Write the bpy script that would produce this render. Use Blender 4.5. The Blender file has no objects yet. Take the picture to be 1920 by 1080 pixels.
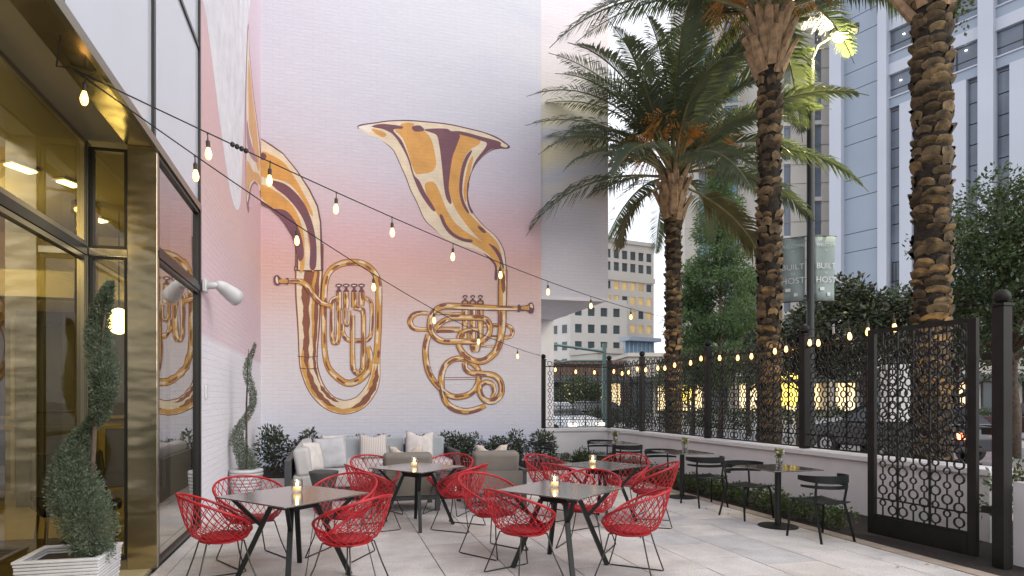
import bpy, bmesh, math, random
import numpy as np
from mathutils import Vector, Matrix
from mathutils.geometry import tessellate_polygon

random.seed(7); rng = np.random.default_rng(7)
R = math.radians
scene = bpy.context.scene
C = scene.collection

# ------------------------------------------------------------------ camera
cam = bpy.data.cameras.new('camera'); cam_ob = bpy.data.objects.new('camera', cam); C.objects.link(cam_ob)
cam.sensor_width = 36.0; cam.lens = 1150 * 36 / 1920
cam.shift_x = (960 - 890) / 1920; cam.shift_y = (748 - 540) / 1920
cam.clip_start = 0.05; cam.clip_end = 2000
CAM_H = 1.6
cam_ob.location = (0, 0, CAM_H); cam_ob.rotation_euler = (R(90), 0, -R(13.1183))
scene.camera = cam_ob

# ------------------------------------------------------------------ world, sun, exposure
SUN_EL, SUN_ROT = R(30), R(140)
world = bpy.data.worlds.new('World'); scene.world = world; world.use_nodes = True
nt = world.node_tree; nt.nodes.clear()
sky = nt.nodes.new('ShaderNodeTexSky'); sky.sky_type = 'NISHITA'; sky.sun_disc = False
sky.sun_elevation = SUN_EL; sky.sun_rotation = SUN_ROT; sky.air_density = 1.0; sky.dust_density = 2.5
tc = nt.nodes.new('ShaderNodeTexCoord'); mp = nt.nodes.new('ShaderNodeMapping'); mp.inputs['Scale'].default_value = (1.2, 1.2, 3.0)
nz = nt.nodes.new('ShaderNodeTexNoise'); nz.inputs['Scale'].default_value = 2.2; nz.inputs['Detail'].default_value = 6
rp = nt.nodes.new('ShaderNodeValToRGB'); rp.color_ramp.elements[0].position = 0.30; rp.color_ramp.elements[0].color = (.55, .55, .55, 1)
rp.color_ramp.elements[1].position = 0.62; rp.color_ramp.elements[1].color = (.9, .9, .9, 1)
mx = nt.nodes.new('ShaderNodeMix'); mx.data_type = 'RGBA'; mx.inputs[7].default_value = (9.1, 9.15, 9.6, 1)
bg = nt.nodes.new('ShaderNodeBackground'); bg.inputs['Strength'].default_value = 0.10
wo = nt.nodes.new('ShaderNodeOutputWorld')
for a, b in ((tc.outputs['Generated'], mp.inputs['Vector']), (mp.outputs[0], nz.inputs['Vector']), (nz.outputs['Fac'], rp.inputs['Fac']),
             (rp.outputs['Color'], mx.inputs[0]), (sky.outputs[0], mx.inputs[6]), (mx.outputs[2], bg.inputs['Color']), (bg.outputs[0], wo.inputs['Surface'])):
    nt.links.new(a, b)
sun = bpy.data.lights.new('sun', 'SUN'); sun.energy = 0.55; sun.angle = R(45); sun.color = (1, .95, .9)
sun_ob = bpy.data.objects.new('sun', sun); C.objects.link(sun_ob)
sd = Vector((math.sin(SUN_ROT) * math.cos(SUN_EL), math.cos(SUN_ROT) * math.cos(SUN_EL), math.sin(SUN_EL)))
sun_ob.rotation_euler = sd.to_track_quat('Z', 'Y').to_euler()
vs = scene.view_settings; vs.view_transform = 'Standard'; vs.look = 'None'; vs.exposure = 1.0; vs.gamma = 1.0; vs.use_curve_mapping = False
scene.cycles.use_denoising = True; scene.cycles.max_bounces = 6; scene.cycles.diffuse_bounces = 3; scene.cycles.glossy_bounces = 3; scene.cycles.transparent_max_bounces = 24
scene.cycles.sample_clamp_indirect = 4.0; scene.cycles.caustics_reflective = False; scene.cycles.caustics_refractive = False

# ------------------------------------------------------------------ helpers
def lin(r, g, b):
    f = lambda c: (c / 255 / 12.92) if c / 255 <= .04045 else ((c / 255 + .055) / 1.055) ** 2.4
    return (f(r), f(g), f(b))
MATS = {}
def pm(name, col, rough=.5, metal=0., var=0., vscale=6., bump=0., bscale=40., emit=None, estr=0., spec=None, stretch=(1, 1, 1), coords='Position', col2=None):
    m = bpy.data.materials.new(name); m.use_nodes = True; n = m.node_tree; b = n.nodes['Principled BSDF']
    b.inputs['Base Color'].default_value = (*col, 1); b.inputs['Roughness'].default_value = rough; b.inputs['Metallic'].default_value = metal
    if spec is not None: b.inputs['Specular IOR Level'].default_value = spec
    if var or bump or col2:
        if coords == 'Position':
            g = n.nodes.new('ShaderNodeNewGeometry'); src = g.outputs['Position']
        else:
            g = n.nodes.new('ShaderNodeTexCoord'); src = g.outputs[coords]
        mpn = n.nodes.new('ShaderNodeMapping'); mpn.inputs['Scale'].default_value = stretch; n.links.new(src, mpn.inputs['Vector'])
    if var or col2:
        t = n.nodes.new('ShaderNodeTexNoise'); t.inputs['Scale'].default_value = vscale; t.inputs['Detail'].default_value = 5
        n.links.new(mpn.outputs[0], t.inputs['Vector'])
        r = n.nodes.new('ShaderNodeValToRGB'); r.color_ramp.elements[0].position = .32; r.color_ramp.elements[1].position = .68
        lo = tuple(max(0, c * (1 - var)) for c in col); hi = col2 if col2 else tuple(min(1, c * (1 + var)) for c in col)
        r.color_ramp.elements[0].color = (*lo, 1); r.color_ramp.elements[1].color = (*hi, 1)
        n.links.new(t.outputs['Fac'], r.inputs['Fac']); n.links.new(r.outputs['Color'], b.inputs['Base Color'])
    if bump:
        t2 = n.nodes.new('ShaderNodeTexNoise'); t2.inputs['Scale'].default_value = bscale; t2.inputs['Detail'].default_value = 4
        n.links.new(mpn.outputs[0], t2.inputs['Vector'])
        bp = n.nodes.new('ShaderNodeBump'); bp.inputs['Strength'].default_value = bump; bp.inputs['Distance'].default_value = .01
        n.links.new(t2.outputs['Fac'], bp.inputs['Height']); n.links.new(bp.outputs[0], b.inputs['Normal'])
    if emit:
        b.inputs['Emission Color'].default_value = (*emit, 1); b.inputs['Emission Strength'].default_value = estr
    MATS[name] = m
    return m
def leafmat(name, c1, c2, rough=.5, vscale=3., trans=.25):
    m = pm(name, c1, rough, var=.25, vscale=vscale, col2=c2)
    n = m.node_tree; b = n.nodes['Principled BSDF']; out = n.nodes['Material Output']
    tr = n.nodes.new('ShaderNodeBsdfTranslucent'); ms = n.nodes.new('ShaderNodeMixShader'); ms.inputs[0].default_value = trans
    tr.inputs['Color'].default_value = (c2[0] * 1.6, c2[1] * 1.6, c2[2] * .9, 1)
    n.links.new(b.outputs[0], ms.inputs[1]); n.links.new(tr.outputs[0], ms.inputs[2]); n.links.new(ms.outputs[0], out.inputs['Surface'])
    return m
def glassmat(name, tint, refl=.08, rough=0.02, edge=.6, wav=0.):
    m = bpy.data.materials.new(name); m.use_nodes = True; n = m.node_tree; n.nodes.clear()
    o = n.nodes.new('ShaderNodeOutputMaterial'); t = n.nodes.new('ShaderNodeBsdfTransparent'); t.inputs[0].default_value = (*tint, 1)
    g = n.nodes.new('ShaderNodeBsdfGlossy'); g.inputs['Roughness'].default_value = rough; g.inputs['Color'].default_value = (.95, .95, .95, 1)
    lw = n.nodes.new('ShaderNodeLayerWeight'); lw.inputs['Blend'].default_value = .35
    mr = n.nodes.new('ShaderNodeMapRange'); mr.inputs['To Min'].default_value = refl; mr.inputs['To Max'].default_value = edge
    s = n.nodes.new('ShaderNodeMixShader')
    n.links.new(lw.outputs['Fresnel'], mr.inputs['Value']); n.links.new(mr.outputs[0], s.inputs[0]); n.links.new(t.outputs[0], s.inputs[1]); n.links.new(g.outputs[0], s.inputs[2]); n.links.new(s.outputs[0], o.inputs['Surface'])
    if wav:
        ge = n.nodes.new('ShaderNodeNewGeometry'); tn = n.nodes.new('ShaderNodeTexNoise'); tn.inputs['Scale'].default_value = 1.2
        bp = n.nodes.new('ShaderNodeBump'); bp.inputs['Strength'].default_value = wav; bp.inputs['Distance'].default_value = .05
        n.links.new(ge.outputs['Position'], tn.inputs['Vector']); n.links.new(tn.outputs['Fac'], bp.inputs['Height']); n.links.new(bp.outputs[0], g.inputs['Normal'])
    return m

class MB:
    def __init__(s): s.v = []; s.f = []
    def add(s, v, f):
        k = len(s.v); s.v += [tuple(p) for p in v]; s.f += [tuple(i + k for i in q) for q in f]; return s
    def box(s, x0, x1, y0, y1, z0, z1):
        return s.add([(x0, y0, z0), (x1, y0, z0), (x1, y1, z0), (x0, y1, z0), (x0, y0, z1), (x1, y0, z1), (x1, y1, z1), (x0, y1, z1)],
                     [(3, 2, 1, 0), (4, 5, 6, 7), (0, 1, 5, 4), (1, 2, 6, 5), (2, 3, 7, 6), (3, 0, 4, 7)])
    def beam(s, a, b, w, h=None, upv=(0, 0, 1)):
        h = h or w; a = Vector(a); b = Vector(b); d = (b - a).normalized(); u = Vector(upv)
        if abs(d.dot(u)) > .98: u = Vector((1, 0, 0))
        sx = d.cross(u).normalized() * w / 2; sz = sx.cross(d).normalized() * h / 2
        return s.add([a - sx - sz, a + sx - sz, a + sx + sz, a - sx + sz, b - sx - sz, b + sx - sz, b + sx + sz, b - sx + sz],
                     [(3, 2, 1, 0), (4, 5, 6, 7), (0, 1, 5, 4), (1, 2, 6, 5), (2, 3, 7, 6), (3, 0, 4, 7)])
    def tube(s, pts, r, n=6, closed=False, cap=True):
        pts = [Vector(p) for p in pts]; m = len(pts); rs = r if isinstance(r, (list, tuple)) else [r] * m
        prev = None; rings = []
        for i in range(m):
            a = pts[(i - 1) % m] if (closed or i > 0) else pts[i]; b = pts[(i + 1) % m] if (closed or i < m - 1) else pts[i]
            t = (b - a).normalized()
            if prev is None:
                u = Vector((0, 0, 1)) if abs(t.z) < .9 else Vector((1, 0, 0))
            else: u = prev
            u = (u - t * u.dot(t)).normalized(); w = t.cross(u); prev = u
            rings.append([pts[i] + (u * math.cos(2 * math.pi * k / n) + w * math.sin(2 * math.pi * k / n)) * rs[i] for k in range(n)])
        v = [p for q in rings for p in q]; f = []
        for i in range(m if closed else m - 1):
            j = (i + 1) % m
            for k in range(n): f.append((i * n + k, i * n + (k + 1) % n, j * n + (k + 1) % n, j * n + k))
        if cap and not closed: f.append(tuple(range(n - 1, -1, -1))); f.append(tuple((m - 1) * n + k for k in range(n)))
        return s.add(v, f)
    def lathe(s, prof, c=(0, 0, 0), n=16):
        v = []; f = []; m = len(prof)
        for r, z in prof:
            for k in range(n): a = 2 * math.pi * k / n; v.append((c[0] + r * math.cos(a), c[1] + r * math.sin(a), c[2] + z))
        for i in range(m - 1):
            for k in range(n): f.append((i * n + k, i * n + (k + 1) % n, (i + 1) * n + (k + 1) % n, (i + 1) * n + k))
        f.append(tuple(range(n - 1, -1, -1))); f.append(tuple((m - 1) * n + k for k in range(n)))
        return s.add(v, f)
    def mesh(s, name):
        me = bpy.data.meshes.new(name); me.from_pydata(s.v, [], s.f); me.update(); return me
    def build(s, name, mat, parent=None, smooth=False, bevel=0., seg=2):
        me = s.mesh(name)
        if smooth:
            for p in me.polygons: p.use_smooth = True
        return obj(name, me, mat, parent, bevel=bevel, seg=seg)
def obj(name, me, mat=None, parent=None, loc=None, rot=None, bevel=0., seg=2):
    o = bpy.data.objects.new(name, me); C.objects.link(o)
    if mat is not None and me is not None and not me.materials: me.materials.append(mat)
    if parent is not None: o.parent = parent
    if loc is not None: o.location = loc
    if rot is not None: o.rotation_euler = rot
    if bevel:
        m = o.modifiers.new('bevel', 'BEVEL'); m.width = bevel; m.segments = seg; m.limit_method = 'ANGLE'; m.angle_limit = R(40)
        for p in me.polygons: p.use_smooth = True
        try: me.set_sharp_from_angle(angle=R(35))
        except Exception: pass
    return o
def tag(o, label=None, cat=None, group=None, kind=None):
    if label: o['label'] = label
    if cat: o['category'] = cat
    if group: o['group'] = group
    if kind: o['kind'] = kind
    return o
def thing(name, label, cat, loc=(0, 0, 0), rotz=0., group=None):
    o = bpy.data.objects.new(name, None); C.objects.link(o); o.location = loc; o.rotation_euler = (0, 0, rotz); o.empty_display_size = .1
    return tag(o, label, cat, group)
def kids(o): return [c for c in C.objects if c.parent == o]
def copy_tree(o, parent=None, loc=None, rotz=None, label=None):
    src = CH.get(o.name)
    c = o.copy(); C.objects.link(c)
    if parent is not None: c.parent = parent
    if loc is not None: c.location = loc
    if rotz is not None: c.rotation_euler = (0, 0, rotz)
    if label: c['label'] = label
    for ch in (src if src is not None else kids(o)): copy_tree(ch, c)
    return c
CH = {}
def structure(o): return tag(o, kind='structure')
def quadmesh(name, V):   # V: (n,4,3) array of quads -> mesh, fast
    n = len(V); me = bpy.data.meshes.new(name); me.vertices.add(4 * n); me.loops.add(4 * n); me.polygons.add(n)
    me.vertices.foreach_set('co', np.asarray(V, np.float32).ravel()); me.loops.foreach_set('vertex_index', np.arange(4 * n, dtype=np.int32))
    me.polygons.foreach_set('loop_start', np.arange(0, 4 * n, 4, dtype=np.int32)); me.polygons.foreach_set('loop_total', np.full(n, 4, np.int32))
    me.update(calc_edges=True); return me
def leaf_quads(pos, size, aspect=.45, dirs=None, spread=1., droop=0.):
    n = len(pos); d = rng.normal(size=(n, 3))
    if dirs is not None: d = dirs + d * spread
    d[:, 2] -= droop
    d /= np.linalg.norm(d, axis=1)[:, None] + 1e-9
    u = np.cross(d, rng.normal(size=(n, 3))); u /= np.linalg.norm(u, axis=1)[:, None] + 1e-9
    L = (size * rng.uniform(.6, 1.25, n))[:, None]; w = L * aspect * .5
    mid = pos + d * L * .5
    return np.stack([pos, mid + u * w, pos + d * L, mid - u * w], 1)

# ------------------------------------------------------------------ materials
M = {}
M['paver'] = pm('paver_stone', (.64, .605, .575), .72, var=.09, vscale=3.5, bump=.25, bscale=160)
M['paver_warm'] = pm('paver_stone_warm', (.61, .56, .52), .75, var=.10, vscale=3., bump=.25, bscale=160)
M['paver_cool'] = pm('paver_stone_cool', (.55, .535, .53), .70, var=.09, vscale=4., bump=.25, bscale=160)
for k_ in ('paver', 'paver_warm', 'paver_cool'):
    n_ = M[k_].node_tree; b_ = n_.nodes['Principled BSDF']; src_ = b_.inputs['Base Color'].links[0].from_socket
    t_ = n_.nodes.new('ShaderNodeTexNoise'); t_.inputs['Scale'].default_value = 70.; t_.inputs['Detail'].default_value = 6; t_.inputs['Roughness'].default_value = .8; g_ = n_.nodes.new('ShaderNodeNewGeometry'); n_.links.new(g_.outputs['Position'], t_.inputs['Vector'])
    r_ = n_.nodes.new('ShaderNodeMapRange'); r_.inputs['From Min'].default_value = .3; r_.inputs['From Max'].default_value = .7; r_.inputs['To Min'].default_value = .56; r_.inputs['To Max'].default_value = 1.28; n_.links.new(t_.outputs['Fac'], r_.inputs['Value'])
    s_ = n_.nodes.new('ShaderNodeTexNoise'); s_.inputs['Scale'].default_value = 1.1; s_.inputs['Detail'].default_value = 7; s_.inputs['Roughness'].default_value = .65; n_.links.new(g_.outputs['Position'], s_.inputs['Vector'])
    q_ = n_.nodes.new('ShaderNodeMapRange'); q_.inputs['From Min'].default_value = .36; q_.inputs['From Max'].default_value = .56; q_.inputs['To Min'].default_value = .82; q_.inputs['To Max'].default_value = 1.04; n_.links.new(s_.outputs['Fac'], q_.inputs['Value'])
    z_ = n_.nodes.new('ShaderNodeMath'); z_.operation = 'MULTIPLY'; n_.links.new(r_.outputs[0], z_.inputs[0]); n_.links.new(q_.outputs[0], z_.inputs[1]); r_ = z_
    w_ = n_.nodes.new('ShaderNodeVectorMath'); w_.operation = 'SCALE'; n_.links.new(src_, w_.inputs[0]); n_.links.new(r_.outputs[0], w_.inputs['Scale']); n_.links.new(w_.outputs[0], b_.inputs['Base Color'])
M['joint'] = pm('joint_sand', (.055, .05, .046), .95, var=.2, vscale=20)
M['edging'] = pm('tan_edging', (.36, .29, .235), .85, var=.15, vscale=5, bump=.3, bscale=90)
M['soil'] = pm('mulch_soil', (.022, .016, .012), .95, var=.5, vscale=30, bump=1., bscale=60)
M['asphalt'] = pm('asphalt', (.21, .215, .235), .5, var=.15, vscale=1.2, bump=.2, bscale=80)
M['concrete'] = pm('concrete', (.34, .33, .315), .85, var=.12, vscale=1.5, bump=.2, bscale=60)
M['stucco'] = pm('white_stucco', (.74, .72, .72), .8, var=.05, vscale=2.5, bump=.25, bscale=45)
M['iron'] = pm('dark_bronze_iron', (.013, .012, .0105), .5, spec=.25, var=.25, vscale=5)
M['black_metal'] = pm('black_powder_coat', (.007, .009, .009), .42, var=.2, vscale=8)
M['green_black'] = pm('green_black_metal', (.006, .0095, .009), .42, spec=.35, var=.2, vscale=6)
M['table_top'] = pm('dark_laminate', (.085, .074, .073), .2, var=.10, vscale=7, spec=.9)
_b = M['table_top'].node_tree.nodes['Principled BSDF']; _b.inputs['Coat Weight'].default_value = 1.; _b.inputs['Coat IOR'].default_value = 1.75; _b.inputs['Coat Roughness'].default_value = .16
M['red'] = pm('red_lacquer', (.43, .008, .016), .34, var=.12, vscale=9)
M['red_pad'] = pm('red_seat_pad', (.34, .010, .018), .6, var=.1, vscale=12)
M['wire'] = pm('dark_steel_wire', (.07, .068, .065), .35, metal=.8)
M['cushion'] = pm('pale_grey_fabric', (.50, .49, .48), .95, var=.06, vscale=5, bump=.35, bscale=240)
M['cushion_back'] = pm('blue_grey_fabric', (.36, .39, .41), .95, var=.06, vscale=5, bump=.35, bscale=240)
M['taupe'] = pm('taupe_fabric', (.19, .172, .15), .95, var=.07, vscale=5, bump=.35, bscale=240)
M['sofa_frame'] = pm('graphite_frame', (.055, .058, .062), .5, var=.1, vscale=6)
M['pillow_white'] = pm('ivory_pillow', (.62, .58, .55), .95, var=.10, vscale=8, bump=.4, bscale=180)
M['pillow_grey'] = pm('grey_linen_pillow', (.45, .45, .47), .95, var=.10, vscale=8, bump=.4, bscale=180)
M['planter'] = pm('white_woven_planter', (.57, .57, .585), .7, var=.06, vscale=9, bump=.3, bscale=70)
M['fibre'] = pm('charcoal_fibre', (.065, .068, .066), .8, var=.2, vscale=9, bump=.3, bscale=60)
M['bark'] = pm('bark', (.085, .062, .045), .9, var=.4, vscale=12, bump=.8, bscale=30)
M['palm_core'] = pm('palm_fibre', (.022, .015, .009), .95, var=.5, vscale=14, bump=1., bscale=40)
M['boot'] = pm('palm_boot', (.045, .031, .017), .9, var=.6, vscale=7, col2=(.16, .108, .052), bump=.8, bscale=45)
_n = M['boot'].node_tree; _bs = _n.nodes['Principled BSDF']; _src = _bs.inputs['Base Color'].links[0].from_socket
_oi = _n.nodes.new('ShaderNodeObjectInfo'); _mr = _n.nodes.new('ShaderNodeMapRange'); _mr.inputs['To Min'].default_value = .45; _mr.inputs['To Max'].default_value = 1.75; _n.links.new(_oi.outputs['Random'], _mr.inputs['Value'])
_vm = _n.nodes.new('ShaderNodeVectorMath'); _vm.operation = 'SCALE'; _n.links.new(_src, _vm.inputs[0]); _n.links.new(_mr.outputs[0], _vm.inputs['Scale']); _n.links.new(_vm.outputs[0], _bs.inputs['Base Color'])
M['stub'] = pm('palm_stub', (.30, .20, .115), .85, var=.4, vscale=8, bump=.5, bscale=30)
M['frond'] = leafmat('palm_leaflet', (.050, .076, .055), (.115, .145, .10), .42, 1.2, .32)
M['frond_old'] = leafmat('palm_leaflet_dry', (.075, .070, .032), (.15, .13, .06), .55, 1.2, .3)
M['rachis'] = pm('palm_rachis', (.17, .16, .07), .5, var=.3, vscale=5)
M['fruit'] = pm('palm_fruit_stalk', (.55, .25, .05), .6, var=.3, vscale=9)
M['juniper'] = leafmat('juniper_needles', (.06, .095, .065), (.17, .215, .15), .6, 14., .2)
M['boxwood'] = leafmat('boxwood_leaves', (.028, .055, .018), (.085, .125, .035), .4, 6., .2)
M['shrub'] = leafmat('shrub_leaves', (.022, .042, .024), (.060, .085, .045), .4, 5., .2)
M['cypress'] = leafmat('cypress_needles', (.045, .09, .045), (.11, .17, .075), .6, 1.5, .3)
M['oak'] = leafmat('oak_leaves', (.022, .045, .018), (.055, .085, .032), .45, 1.5, .2)
M['magnolia'] = leafmat('magnolia_leaves', (.020, .036, .020), (.055, .065, .035), .35, 1.5, .15)
M['yellowleaf'] = leafmat('succulent_leaves', (.12, .15, .03), (.30, .30, .08), .5, 14., .2)
M['glass_jar'] = glassmat('clear_jar_glass', (.93, .93, .90), .06, .03, .5)
M['flame'] = pm('candle_flame', (1, .7, .3), .5, emit=(1, .62, .22), estr=22.)
M['wax'] = pm('candle_wax', (.75, .62, .40), .6, emit=(1, .6, .22), estr=.9)
M['bulb'] = pm('lit_bulb', (1, .8, .5), .4, emit=(1, .48, .12), estr=2.6)
M['cable'] = pm('black_cable', (.012, .012, .012), .6)
M['socket'] = pm('brown_socket', (.05, .035, .02), .5)
M['white_plastic'] = pm('white_plastic', (.62, .62, .63), .4, var=.05, vscale=5)
# ------------------------------------------------------------------ ground
GX0, WALL_Y, FX = -1.6, 14.96, 7.3           # glass and side-wall plane, mural plane, fence plane
structure(MB().box(-500, 500, -300, 900, -.5, -.045).build('ground', M['asphalt']))
patio = structure(MB().box(-1.6, 5.87, 0.2, 15.0, -.04, -.014).build('patio', M['joint']))
tile_me = []
for key in ('paver', 'paver_warm', 'paver_cool'):
    b = MB().box(-.3025, .3025, -.295, .295, -.013, 0.); me = b.mesh('paver'); me.materials.append(M[key]); tile_me.append(me)
def clipped(x0, x1, y0, y1, k):
    me = MB().box(x0, x1, y0, y1, -.013, 0.).mesh('paver'); me.materials.append(M[('paver', 'paver_warm', 'paver_cool')[k]]); return me
for i in range(-5, 8):
    x0 = 1.0 + .615 * i; x1 = x0 + .615; off = .30 if i % 2 else 0.
    for j in range(-8, 14):
        y0 = 5.45 + .60 * j + off; y1 = y0 + .60
        if y0 > 13. or y1 < .9: continue
        k = rng.choice([0, 0, 0, 1, 2]); dz = float(rng.normal(0, .0009))
        if x0 < -1.6 or x1 > 5.68:
            a0, a1 = max(x0, -1.6), min(x1, 5.68)
            if a1 - a0 > .05: obj('paver', clipped(a0 + .003, a1 - .003, y0 + .003, y1 - .003, k), None, patio, loc=(0, 0, dz))
        else:
            obj('paver', tile_me[k], None, patio, loc=((x0 + x1) / 2, (y0 + y1) / 2, dz), rot=(float(rng.normal(0, .0008)), float(rng.normal(0, .0008)), 0))
ek = structure(MB().box(5.685, 5.869, 1., 15., -.0135, -.004).build('edging_kerb', M['joint']))
for k in range(23): MB().box(5.69, 5.865, 1.0 + .6 * k, 1.595 + .6 * k, -.0035, .003 + .001 * (k % 3)).build('edging_stone', M['edging'], ek)
bed = structure(MB().box(5.87, 7.16, 3.2, 15.2, -.04, -.005).build('planting_bed', M['soil']))
structure(MB().box(-1.6, 5.25, 12.95, 14.95, -.012, .03).build('planting_bed', M['soil']))
structure(MB().box(7.45, 8.75, -40, 60, -.044, -.012).build('pavement_verge', M['soil']))
structure(MB().box(8.75, 12.4, -60, 120, -.044, -.008).build('pavement', M['concrete']))
structure(MB().box(12.4, 12.6, -60, 120, -.20, .0).build('kerb', M['concrete']))
structure(MB().box(5.25, 30, 15.7, 19.2, -.043, -.004).build('side_pavement', M['concrete']))

M['litter'] = pm('dry_leaf', (.16, .10, .045), .8, var=.4, vscale=9)
lp_ = np.stack([rng.uniform(2.2, 5.8, 46) ** 1.0, rng.uniform(4.4, 11, 46), np.full(46, .004)], 1); lp_[:30, 0] = 5.78 - rng.exponential(.35, 30)
lq = leaf_quads(lp_, .045, .45); lq[:, :, 2] = np.clip(lq[:, :, 2], .003, .012); tag(obj('fallen_leaves', quadmesh('fallen_leaves', lq), M['litter']), 'scattered small dry leaves on the paving by the bed', 'leaves', kind='stuff')
# ------------------------------------------------------------------ painted brick walls
def brick_nodes(n, horiz):      # horiz: 0 = world x, 1 = world y as the course direction
    g = n.nodes.new('ShaderNodeNewGeometry'); sp = n.nodes.new('ShaderNodeSeparateXYZ'); cb = n.nodes.new('ShaderNodeCombineXYZ')
    n.links.new(g.outputs['Position'], sp.inputs[0]); n.links.new(sp.outputs[horiz], cb.inputs[0]); n.links.new(sp.outputs[2], cb.inputs[1])
    br = n.nodes.new('ShaderNodeTexBrick'); br.inputs['Scale'].default_value = 1.; br.inputs['Brick Width'].default_value = .30; br.inputs['Row Height'].default_value = .085
    br.inputs['Mortar Size'].default_value = .007; br.inputs['Mortar Smooth'].default_value = .6; br.offset = .5
    br.inputs['Color1'].default_value = (1, 1, 1, 1); br.inputs['Color2'].default_value = (.82, .82, .82, 1); br.inputs['Mortar'].default_value = (.35, .35, .35, 1)
    n.links.new(cb.outputs[0], br.inputs['Vector'])
    ns = n.nodes.new('ShaderNodeTexNoise'); ns.inputs['Scale'].default_value = 9.; ns.inputs['Detail'].default_value = 5
    ms = n.nodes.new('ShaderNodeMapping'); ms.inputs['Scale'].default_value = (.5, 3.5, 1); n.links.new(cb.outputs[0], ms.inputs[0]); n.links.new(ms.outputs[0], ns.inputs['Vector'])
    ad = n.nodes.new('ShaderNodeMath'); ad.operation = 'ADD'; n.links.new(br.outputs['Color'], ad.inputs[0]); n.links.new(ns.outputs['Fac'], ad.inputs[1])
    bp = n.nodes.new('ShaderNodeBump'); bp.inputs['Strength'].default_value = .4; bp.inputs['Distance'].default_value = .012; n.links.new(ad.outputs[0], bp.inputs['Height'])
    n.links.new(bp.outputs[0], n.nodes['Principled BSDF'].inputs['Normal'])
    mr = n.nodes.new('ShaderNodeMapRange'); mr.inputs['From Min'].default_value = .5; mr.inputs['From Max'].default_value = 1.7; mr.inputs['To Min'].default_value = .85; mr.inputs['To Max'].default_value = 1.04
    n.links.new(ad.outputs[0], mr.inputs['Value'])
    return sp, mr.outputs[0]
def scale_paint(n, colsock, fac):     # scales the paint colour, darker in the joints and varied by noise
    mu = n.nodes.new('ShaderNodeVectorMath'); mu.operation = 'SCALE'; n.links.new(colsock, mu.inputs[0]); n.links.new(fac, mu.inputs['Scale'])
    n.links.new(mu.outputs[0], n.nodes['Principled BSDF'].inputs['Base Color'])
def ramp_wall(name, horiz, stops, zmax, warp=.5, slope=0.):
    m = bpy.data.materials.new(name); m.use_nodes = True; n = m.node_tree; n.nodes['Principled BSDF'].inputs['Roughness'].default_value = .7
    sp, fac = brick_nodes(n, horiz)
    g = n.nodes.new('ShaderNodeNewGeometry'); mp_ = n.nodes.new('ShaderNodeMapping'); mp_.inputs['Scale'].default_value = (.35, .35, .9)
    t = n.nodes.new('ShaderNodeTexNoise'); t.inputs['Scale'].default_value = .9; t.inputs['Detail'].default_value = 4
    n.links.new(g.outputs['Position'], mp_.inputs[0]); n.links.new(mp_.outputs[0], t.inputs['Vector'])
    a = n.nodes.new('ShaderNodeMath'); a.operation = 'MULTIPLY_ADD'; a.inputs[1].default_value = warp * 2; n.links.new(t.outputs['Fac'], a.inputs[0])
    n.links.new(sp.outputs[2], a.inputs[2])
    c = n.nodes.new('ShaderNodeMath'); c.operation = 'MULTIPLY_ADD'; c.inputs[1].default_value = slope; n.links.new(sp.outputs[horiz], c.inputs[0]); n.links.new(a.outputs[0], c.inputs[2])
    d = n.nodes.new('ShaderNodeMapRange'); d.inputs['From Min'].default_value = warp; d.inputs['From Max'].default_value = zmax + warp; n.links.new(c.outputs[0], d.inputs['Value'])
    r = n.nodes.new('ShaderNodeValToRGB'); el = r.color_ramp.elements
    while len(el) > 1: el.remove(el[-1])
    el[0].position = stops[0][0] / zmax; el[0].color = (*lin(*stops[0][1]), 1)
    for z, col in stops[1:]:
        e = el.new(z / zmax); e.color = (*lin(*col), 1)
    n.links.new(d.outputs[0], r.inputs['Fac']); scale_paint(n, r.outputs['Color'], fac)
    return m
def flat_paint(name, col, horiz, var=.10):
    m = bpy.data.materials.new(name); m.use_nodes = True; n = m.node_tree; n.nodes['Principled BSDF'].inputs['Roughness'].default_value = .65
    sp, fac = brick_nodes(n, horiz); rgb = n.nodes.new('ShaderNodeRGB'); rgb.outputs[0].default_value = (*lin(*col), 1)
    tn = n.nodes.new('ShaderNodeTexNoise'); tn.inputs['Scale'].default_value = 3.2; tn.inputs['Detail'].default_value = 6; gg_ = n.nodes.new('ShaderNodeNewGeometry'); n.links.new(gg_.outputs['Position'], tn.inputs['Vector'])
    rr = n.nodes.new('ShaderNodeMapRange'); rr.inputs['From Min'].default_value = .3; rr.inputs['From Max'].default_value = .7; rr.inputs['To Min'].default_value = 1 - var; rr.inputs['To Max'].default_value = 1 + var; n.links.new(tn.outputs['Fac'], rr.inputs['Value'])
    mm_ = n.nodes.new('ShaderNodeMath'); mm_.operation = 'MULTIPLY'; n.links.new(rr.outputs[0], mm_.inputs[0]); n.links.new(fac, mm_.inputs[1])
    scale_paint(n, rgb.outputs[0], mm_.outputs[0]); return m
stops_back = [(.3, (196, 202, 224)), (.95, (211, 212, 223)), (1.6, (218, 214, 218)), (2.3, (220, 213, 214)), (2.9, (220, 210, 210)), (3.6, (221, 203, 200)), (4.3, (221, 189, 178)), (4.9, (222, 181, 171)),
              (5.6, (222, 185, 186)), (6.3, (219, 195, 200)), (7.0, (216, 205, 213)), (7.9, (213, 208, 217)), (8.7, (211, 210, 219)), (9.8, (210, 210, 219)), (12.5, (208, 209, 218))]
M['mural_back'] = ramp_wall('mural_sunset_paint', 0, stops_back, 13., .45, .0)
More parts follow.
